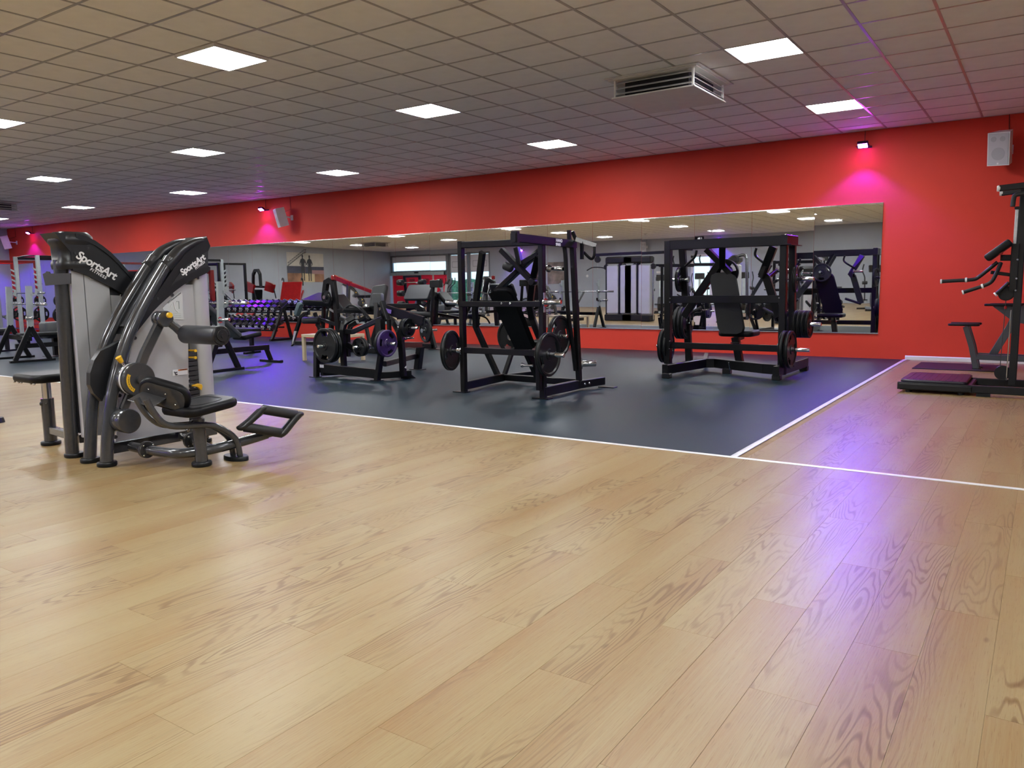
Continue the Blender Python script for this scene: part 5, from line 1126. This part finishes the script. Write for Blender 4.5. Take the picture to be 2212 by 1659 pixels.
beam(CM, 'top_beam', (mx+.05, my, 2.07), (7.2, my, 2.12), .08, .1, BLACKM)
# chin-up arms overhead
for dy in (-.25, .25):
    a = V((5.22, my+dy, 2.06)); beam(CM, 'chin_arm', a, (6.4, my+dy*.6, 2.14), .05, .06, BLACKM); part('arm_cap', WHITE, CM, ('cyl', (a+V((-.02, 0, 0)), a+V((.01, 0, 0)), .03, 14), {'ch': .004}))
handle(CM, [(5.6, my-.2, 2.02), (5.42, my-.2, 2.0), (5.36, my-.2, 1.99), (5.345, my-.2, 1.96), (5.34, my-.2, 1.88)], .022, 'chin_grip', FOAM)
# press handles and back pad
yh = 5.55
for pts, nm in (([Y(2035, 608, yh), Y(2068, 606, yh), Y(2100, 604, yh), Y(2115, 598, yh), Y(2155, 566, yh)], 'press_handle'), ([Y(2082, 631, yh-.12), Y(2120, 619, yh-.12), Y(2140, 610, yh-.12), Y(2150, 595, yh-.12), Y(2162, 568, yh-.05)], 'press_handle')):
    h_ = handle(CM, pts, .019, nm, BLACKM)
    d = (pts[0]-pts[1]).normalized(); part('grip_end', WHITE, h_, ('cyl', (pts[0], pts[0]+d*.016, .024, 14), {'ch': .003})); q = pts[0]+(pts[1]-pts[0])*(1.5 if nm == 'press_handle' and pts[0].z > 1.1 else 1.0); part('grip_ring', WHITE, h_, ('cyl', (q, q-d*.018, .025, 14), {}))
h_ = handle(CM, [Y(2152, 635, yh), Y(2180, 610, yh)], .018, 'low_handle', BLACKM); q = Y(2152, 635, yh); part('grip_end', WHITE, h_, ('cyl', (q, q+V((-.012, 0, -.01)), .023, 14), {}))
upholst(CM, 'back_pad', Y(2157, 541, yh), (.27, .22, .075), ((.77, 0, .63), (0, 1, 0), (-.63, 0, .77)), cr=.02); beam(CM, 'pad_bracket', Y(2163, 557, yh), (mx-.03, my, 1.38), .06, .06, BLACKM); beam(CM, 'link', Y(2140, 588, yh), (mx-.03, my, 1.20), .03, .035, BLACKM); beam(CM, 'carriage', (mx-.045, my-.01, 1.05), (mx-.045, my-.01, 1.52), .07, .10, BLACKM)
part('red_knob', REDP, CM, ('cyl', (Y(2160, 546, yh-.06), Y(2162, 546, yh-.09), .022, 14), {'ch': .004})); bolts(CM, [(mx-.02, my-.05, z) for z in (1.05, 1.17, 1.36)], (0, -1, 0), .012)
handle(CM, [(mx-.02, my-.02, 1.52), (mx-.05, my, 1.60), (mx, my, 1.62)], .006, 'cable', INK)
# exercise mat and step bench behind
mt_ = MB(); mt_.pad([(4.24, 7.58, 0.001), (5.22, 7.58, 0.001), (5.22, 8.48, 0.001), (4.24, 8.48, 0.001)], (0, 0, 1), .010, .003)
tag(mt_.obj('exercise_mat', mat('black_foam_mat', (.012, .010, .014), .55, bump=.3, bscale=150), loc=(4.73, 8.0, 0)), 'thin black exercise mat on the oak floor by the red wall', 'mat')
HB = thing('knee_support_bench', 'grey bench frame with flat elbow pads standing on the black mat', 'bench', (5.1, 7.9, 0))
yb_ = 7.9; GB = mat('slate_grey_paint', (.05, .054, .066), .35, 0, .3)
for dy in (-.12, .12):
    bent(HB, 'front_leg', [V((4.96, yb_+dy, .015)), V((4.90, yb_+dy, .30)), V((4.82, yb_+dy, .56))], .055, .07, side=(0, 1, 0), mt=GB); part('leg_foot', RUBBER, HB, ('box', ((4.97, yb_+dy, .018), (.10, .07, .012)), {}))
    upholst(HB, 'elbow_pad', (4.80, yb_+dy*1.5, .585), (.36, .10, .03), r=.01); beam(HB, 'base_beam', (4.96, yb_+dy, .17), (6.2, yb_+dy, .15), .06, .07, GB)
    part('rear_foot', RUBBER, HB, ('box', ((6.15, yb_+dy, .056), (.1, .08, .112)), {}))
bent(HB, 'rear_post', [V((5.12, yb_, .17)), V((5.30, yb_, .55)), V((5.40, yb_, .80))], .07, .09, side=(0, 1, 0), mt=GB)
part('shelf_bracket', GB, HB, ('prism', ([(5.10, yb_-.05, .82), (5.50, yb_-.05, .83), (5.45, yb_-.05, .60), (5.34, yb_-.05, .62)], (0, .1, 0)), {}))
for dy, dx in ((-.1, 0), (.1, .05)): upholst(HB, 'arm_pad', (5.22+dx, yb_+dy, .84), (.42, .09, .03), r=.01)
# ================================================================ what the mirror shows of the hall behind the camera
YM = YW-0.0165
def VY(u, v, y): p = Y(u, v, 2*YM-y); return V((p.x, y, p.z))
def VXY(u, y, v=640): p = VY(u, v, y); return V((p.x, y, 0))
# --- cable station with silver stacks
CS = thing('cable_station', 'multi-stack cable station with tall silver shrouds, seen in the mirror', 'exercise machine', VXY(1360, -1.2))
ys = -1.2
for u in (1340, 1379):
    p = VXY(u, ys)
    for dx in (-.24, .24):
        part('weight_shroud', SILVER, CS, ('box', ((p.x+dx, ys, 1.0), (.40, .22, 1.55)), {'ch': .03}))
    beam(CS, 'column', (p.x, ys, .05), (p.x, ys, 2.0), .09, .12); part('stack_base', BLACKM, CS, ('box', ((p.x, ys, .11), (.95, .4, .2)), {'ch': .02}))
    part('pulley_head', BLACKM, CS, ('box', ((p.x, ys, 1.93), (.95, .3, .22)), {'ch': .04}))
    for s in (-1, 1):
        part('pulley', BLACKM, CS, ('cyl', ((p.x+s*.5, ys-.03, 1.72), (p.x+s*.5, ys+.03, 1.72), .09, 20), {'ch': .006})); beam(CS, 'guide_post', (p.x+s*.5, ys, .03), (p.x+s*.5, ys, 1.9), .05, .05, CHROME if u > 1360 else BLACK)
a, b = VY(1284, 549, ys), VY(1442, 547, ys)
beam(CS, 'top_bar', (a.x, ys, 2.12), (b.x, ys, 2.14), .07, .09); q = VY(1291, 561, ys)
part('pulley', BLACKM, CS, ('cyl', (q+V((0, -.03, 0)), q+V((0, .03, 0)), .11, 20), {'ch': .008})); handle(CS, [q, q+V((0, 0, -.32))], .006, 'cable', STEEL)
handle(CS, [VY(1267, 585, ys), VY(1278, 579, ys), VY(1288, 578, ys), VY(1302, 579, ys), VY(1315, 585, ys)], .018, 'pulldown_bar', BLACK)
# --- free-standing chin-up bridge
cy_ = -1.9; CH = thing('chin_up_station', 'black chin-up bridge with many grips, seen in the mirror', 'exercise machine', VXY(1480, cy_))
a, b = VY(1424, 574, cy_), VY(1560, 573, cy_)
beam(CH, 'bridge', a, b, .06, .07); beam(CH, 'bridge', a+V((0, .4, .02)), b+V((0, .4, .02)), .06, .07)
for u in (1430, 1556): beam(CH, 'post', VXY(u, cy_), VY(u, 573, cy_), .07, .07); beam(CH, 'foot', VXY(u, cy_-.4)+V((0, 0, .03)), VXY(u, cy_+.5)+V((0, 0, .03)), .07, .06)
for u in (1457, 1477, 1501, 1515): q = VY(u, 573, cy_); handle(CH, [q, q+V((-.05, 0, .18)), q+V((.05, .2, .28))], .022, 'chin_grip', FOAM)
# --- lat pulldown tower
ly = -2.7; LT = thing('lat_pulldown_machine', 'tall silver lat pulldown tower with a curved black tube, seen in the mirror', 'exercise machine', VXY(1592, ly))
p = VXY(1588, ly); part('weight_shroud', SILVER, LT, ('box', ((p.x, ly, .98), (.28, .42, 1.5)), {'ch': .05})); part('pulley_cap', PLAST, LT, ('box', ((p.x, ly, 1.86), (.34, .45, .28)), {'ch': .09}))
handle(LT, [(p.x, ly+.05, 1.93), (p.x+.25, ly+.1, 2.0), (p.x+.38, ly+.15, 1.92), (p.x+.42, ly+.2, 1.6), (p.x+.50, ly+.3, .03)], .045, 'curved_tube', GREYP); beam(LT, 'base_beam', (p.x, ly, .06), (p.x+.5, ly+.3, .06), .07, .09); upholst(LT, 'seat', (p.x+.45, ly-.1, .5), (.4, .36, .07)); beam(LT, 'seat_post', (p.x+.45, ly-.1, .03), (p.x+.45, ly-.1, .47), .07, .07)
part('stack_base', BLACKM, LT, ('box', ((p.x, ly, .12), (.34, .5, .22)), {'ch': .02}))
# --- elliptical trainers by the grey wall
def elliptical(p, rot, label):
    e = thing('elliptical_trainer', label, 'elliptical trainer', (0, 0, 0), 'elliptical trainers along the grey wall')
    beam(e, 'base_beam', (0, -.9, .06), (0, .8, .06), .10, .08, SILVG)
    for y in (-.85, .75): beam(e, 'base_foot', (-.32, y, .03), (.32, y, .03), .08, .06, BLACKM)
    part('drive_cover', PLAST, e, ('cyl', ((-.10, .50, .38), (.10, .50, .38), .30, 28), {'ch': .04})); beam(e, 'column', (0, .55, .5), (0, .42, 1.30), .09, .10, SILVG)
    part('console', SCREEN, e, ('box', ((0, .36, 1.42), (.38, .06, .26), (V((1, 0, 0)), V((0, .9, .4)).normalized(), V((0, -.4, .9)).normalized())), {'ch': .02}))
    for s in (-1, 1):
        handle(e, [(s*.30, .45, .35), (s*.30, .36, .95), (s*.30, .30, 1.15), (s*.34, .12, 1.35), (s*.30, .10, 1.58)], .02, 'swing_arm', BLACKM); part('arm_joint', FOAM, e, ('cyl', ((s*.22, .36, .95), (s*.38, .36, .95), .055, 16), {'ch': .008}))
        beam(e, 'pedal_bar', (s*.22, .42, .32), (s*.18, -.55, .30), .05, .05, SILVG); part('pedal', PLAST, e, ('box', ((s*.19, -.25, .355), (.16, .38, .04)), {'ch': .012}))
    e.location = (p[0], p[1], 0); e.rotation_euler.z = rot; return e
for k, (u, y) in enumerate(((1428, -8.2), (1512, -8.6), (1606, -8.4), (1885, -7.8))):
    elliptical(VXY(u, y), math.radians(-20), ['elliptical trainer beside the cable station, seen in the mirror', 'elliptical trainer before the glass door, seen in the mirror', 'elliptical trainer beside the lat pulldown tower, seen in the mirror', 'elliptical trainer near the end of the mirror reflection'][k])
for k, (u, y) in enumerate(((962, -6.5), (985, -6.0))): elliptical(VXY(u, y), math.radians(30+k*10), ['elliptical trainer in front of the red doors, seen in the mirror', 'elliptical trainer beside the frosted windows, seen in the mirror'][k])
flat_bench(VXY(1450, -5.0).x, -5.0, .4, 'flat bench beside the cable station, seen in the mirror')
p = VXY(1632, -6.2); g = MB(); g.pad([p+V((x, y, .002)) for x, y in rr2(.55, .4, .12, 4)], (0, 0, 1), .55, .1); tag(g.obj('gym_bag', mat('dark_bag_fabric', (.02, .021, .022), .7, noise=.2), loc=p), 'dark bag standing by the grey wall, seen in the mirror', 'bag')
# --- weight machines of the same make, in rows behind the camera
for k, (u, y, r_, lb) in enumerate(((772, -1.2, 0.6, 'silver stack machine below the wall picture, seen in the mirror'), (1035, -3.6, 2.6, 'silver stack machine before the frosted windows, seen in the mirror'), (1180, -4.4, 1.2, 'silver stack machine by the small framed picture, seen in the mirror'))):
    m_ = copy_tree(A); m_.location = VXY(u, y); m_.rotation_euler.z = r_; m_['label'] = lb; m_['group'] = 'stack machines behind the camera'; m_.name = 'stack_machine'
# --- fixed barbells on a stand
by = -.6; BR = thing('barbell_stand', 'black stand for short fixed barbells, seen in the mirror', 'rack', VXY(895, by))
xa, xb = VXY(866, by).x, VXY(925, by).x
for x in (xa+.25, xb-.35):
    bent(BR, 'side_frame', [(x, by-.1, .03), (x, by-.02, .9), (x, by+.05, 1.62)], .10, .08, side=(1, 0, 0)); beam(BR, 'foot', (x, by-.4, .03), (x, by+.5, .03), .10, .06)
    for z in (.55, .95, 1.35): beam(BR, 'bar_rest', (x, by+.02, z-.03), (x, by+.24, z-.02), .05, .03, STEEL)
beam(BR, 'cross_beam', (xa+.25, by+.05, 1.58), (xb-.35, by+.05, 1.58), .06, .08)
for k, z in enumerate((.55, .95, 1.35)):
    fb = thing('fixed_barbell', ['fixed barbell on the lowest rest of the stand, seen in the mirror', 'fixed barbell on the middle rest of the stand, seen in the mirror', 'fixed barbell on the top rest of the stand, seen in the mirror'][k], 'barbell', ((xa+xb)/2, by+.16, z+.006), 'fixed barbells on the stand')
    c = V(fb.location); L_ = (xb-xa)/2
    part('shaft', CHROME, fb, ('cyl', (c+V((-L_, 0, 0)), c+V((L_, 0, 0)), .015, 12), {}))
    for s in (-1, 1): part('bell', RUBBER, fb, ('cyl', (c+V((s*(L_-.28), 0, 0)), c+V((s*L_, 0, 0)), .11, 20), {'ch': .02}))
# --- red lever machines along the left side
def red_lever(p, rot, label, arch=True):
    r = thing('red_lever_machine', label, 'exercise machine', (0, 0, 0), 'red lever machines seen in the mirror')
    beam(r, 'base_beam', (-.5, 0, .05), (.9, 0, .05), .08, .09); beam(r, 'base_beam', (-.5, -.5, .05), (-.5, .5, .05), .08, .09)
    if arch:
        bent(r, 'arch', [(-.55, 0, .05), (-.5, 0, 1.2), (-.4, 0, 1.75), (-.2, 0, 1.9), (.1, 0, 1.9), (.28, 0, 1.75), (.3, 0, 1.3)], .09, .11, side=(0, 1, 0))
        for s in (-1, 1): part('red_lever', REDP, r, ('prism', ([(-.3, s*.35, 1.15), (.5, s*.35, 1.05), (.7, s*.35, 1.35), (.4, s*.35, 1.42), (-.1, s*.35, 1.5)], (0, s*.07, 0)), {})); beam(r, 'lever_link', (-.3, s*.38, 1.28), (-.5, s*.02, 1.3), .06, .08); beam(r, 'lever_handle', (.6, s*.38, 1.2), (.75, s*.38, .85), .035, .035)
    else:
        beam(r, 'post', (-.5, 0, .05), (-.5, 0, 1.3), .09, .1); part('red_sled', REDP, r, ('box', ((.1, 0, 1.1), (.06, .75, .8), (V((.85, 0, .5)).normalized(), V((0, 1, 0)), V((-.5, 0, .85)).normalized())), {'ch': .02})); beam(r, 'red_rail', (.9, .3, .1), (-.4, .3, 1.1), .06, .08, REDP); beam(r, 'red_rail', (.9, -.3, .1), (-.4, -.3, 1.1), .06, .08, REDP)
        for s in (-1, 1): handle(r, [(.0, s*.36, 1.5), (-.05, s*.36, 1.58), (-.18, s*.36, 1.55), (-.2, s*.36, 1.3)], .02, 'sled_handle', BLACK)
    upholst(r, 'seat', (.25, 0, .5), (.4, .36, .08)); beam(r, 'seat_post', (.25, 0, .05), (.25, 0, .47), .07, .07); upholst(r, 'backrest', (-.08, 0, .85), (.7, .34, .08), ((.25, 0, 1), (0, 1, 0), (-1, 0, .25)))
    r.location = (p[0], p[1], 0); r.rotation_euler.z = rot
    return r
red_lever(VXY(478, 2.2), .5, 'red-armed lever machine under the first arch, seen in the mirror'); red_lever(VXY(558, 2.4), .3, 'red-armed lever machine beside the red sled, seen in the mirror'); red_lever(VXY(632, 2.0), 1.0, 'red sled leg press with side handles, seen in the mirror', False)
TB = thing('long_arm_machine', 'machine with a long red lever arm below the wall picture, seen in the mirror', 'exercise machine', VXY(760, 1.5)); ty_ = 1.5
beam(TB, 'red_arm', VY(720, 598, ty_), VY(757, 613, ty_), .12, .16, REDP); beam(TB, 'red_arm', VY(757, 613, ty_), VY(812, 633, ty_), .09, .12, REDP); beam(TB, 'post', VY(752, 612, ty_), VXY(748, ty_), .10, .12, GREYP); beam(TB, 'post', VY(722, 600, ty_), VXY(724, ty_), .09, .1); beam(TB, 'base_beam', VXY(722, ty_)+V((0, 0, .05)), VXY(812, ty_)+V((0, 0, .05)), .09, .1); upholst(TB, 'chest_pad', VY(790, 640, ty_), (.5, .4, .1))
# --- pictures and small fittings on the grey walls
wd = (LB-LA).normalized(); wn_ = V((-wd.y, wd.x, 0)); wn_ = wn_ if wn_.x > 0 else -wn_
def onwall(s, z, off=0.0): return LA+wd*s+V((0, 0, z))+wn_*off
PB = thing('wall_picture', 'unframed wall print of two dark standing figures before a bridge', 'picture', onwall(15.5, 2.3))
s0, s1, z0, z1 = 14.25, 17.15, 1.55, 3.05
def wq(a, b, c, d, off, mt, nm, par):
    g = MB(); g.prism([onwall(a, c, off), onwall(b, c, off), onwall(b, d, off), onwall(a, d, off)], wn_*.004); return g.obj(nm, mt, par)
bd = wq(s0, s1, z0, z1, .012, mat('print_cream', (.55, .53, .46), .6, noise=.12, nscale=2), 'print_board', PB)
wq(s0, s1, z0+.42, z0+.80, .0165, mat('print_navy', (.05, .055, .08), .6, noise=.2), 'print_water', bd); wq(s0, s1, z0, z0+.44, .0168, mat('print_brown', (.30, .15, .08), .6, noise=.4, nscale=2), 'print_boardwalk', bd); wq(s0+1.15, s0+2.1, z0, z0+.44, .0172, mat('print_sand', (.60, .48, .28), .6), 'print_light', bd)
wq(s0+1.9, s1, z0+.42, z0+.62, .0175, mat('print_rose', (.35, .2, .2), .6), 'print_bank', bd)
SIL = mat('print_charcoal', (.028, .028, .034), .6)
for k in range(9):
    g = MB(); a = onwall(s0+.05+k*.16, z0+.80+k*.085, .02); b = onwall(s0+.05+(k+1)*.16, z0+.80+(k+1)*.085, .02)
    g.beam(a, b, .004, .05); g.beam(a+V((0, 0, .16)), b+V((0, 0, .13)), .004, .04); g.beam(a, b+V((0, 0, .13)), .004, .025); g.obj('print_bridge', mat('print_grey', (.12, .12, .12), .6), bd)
for sc in (s0+1.22, s0+1.72):
    fig = [(0, 1.40), (.05, 1.38), (.065, 1.31), (.04, 1.24), (.05, 1.20), (.15, 1.16), (.22, 1.02), (.25, .92), (.16, .82), (.15, .85), (.19, .93), (.15, 1.0), (.12, .86), (.15, .70), (.14, .52), (.12, .30), (.13, .05), (.05, .05), (.04, .45), (0, .60)]
    pts = fig+[(-x, z) for x, z in fig[::-1][:-1]][:-1]
    g = MB(); g.prism([onwall(sc+x, z0+z-.0, .021) for x, z in fig+[(-x, z) for x, z in fig[-2:0:-1]]], wn_*.003); g.obj('print_figure', SIL, bd)
p = V((-16.1, YF, 1.8)); P2 = thing('framed_photo', 'brown toned photo print on the grey wall, seen in the mirror', 'picture', p)
part('print_board', mat('print_sepia', (.20, .16, .14), .6, noise=.5, nscale=3), P2, ('box', (p+V((0, .012, 0)), (1.0, .02, 1.15)), {})); part('print_band', mat('print_pale', (.45, .42, .40), .6), P2, ('box', (p+V((0, .024, .25)), (.9, .004, .18)), {}))
p = V((-8.1, YF, 3.24)); CK = thing('digital_clock', 'small dark digital clock high on the grey wall, seen in the mirror', 'clock', p); part('case', BLACKM, CK, ('box', (p+V((0, .03, 0)), (.42, .06, .16)), {'ch': .01})); text('1 86', .13, p+V((.15, .062, -.045)), (-1, 0, 0), (0, 0, 1), mat('clock_digit_white', (.8, .8, .8), .5, emit=(.9, .9, 1), estr=1.2), 'clock_digits', CK)
p = V((-10.2, YF, 1.75)); g = MB(); g.box(p+V((0, .008, 0)), (.22, .016, .10), ch=.004); tag(g.obj('socket_plate', WHITE, loc=p), 'small white double socket plate on the grey wall, seen in the mirror', 'socket')
p = V((-14.2, YF, 1.6)); g = MB(); g.cyl(p, p+V((0, .03, 0)), .07, 18, ch=.006); tag(g.obj('wall_button', WHITE, loc=p), 'round white button on the grey wall, seen in the mirror', 'button')
# outlined sign boxes stuck on the frosted glass
for x in (-22.68, -21.12):
    par = [o for o in bpy.data.objects if o.name.startswith('window_') and abs(o.location.x-x) < .4][0]
    g = MB()
    for a, b, c, d in ((-.5, .5, 2.62, 2.65), (-.5, .5, 2.30, 2.33), (-.5, -.47, 2.3, 2.65), (.47, .5, 2.3, 2.65)): g.box((x+(a+b)/2, YF-.069, (c+d)/2), (b-a, .004, d-c))
    o = g.obj('sign_outline', SIGN); o.parent = par; o.location = -V(par.location)
# ---------------------------------------------------------------- tidy
for o in bpy.data.objects:
    if '_off' in o: del o['_off']
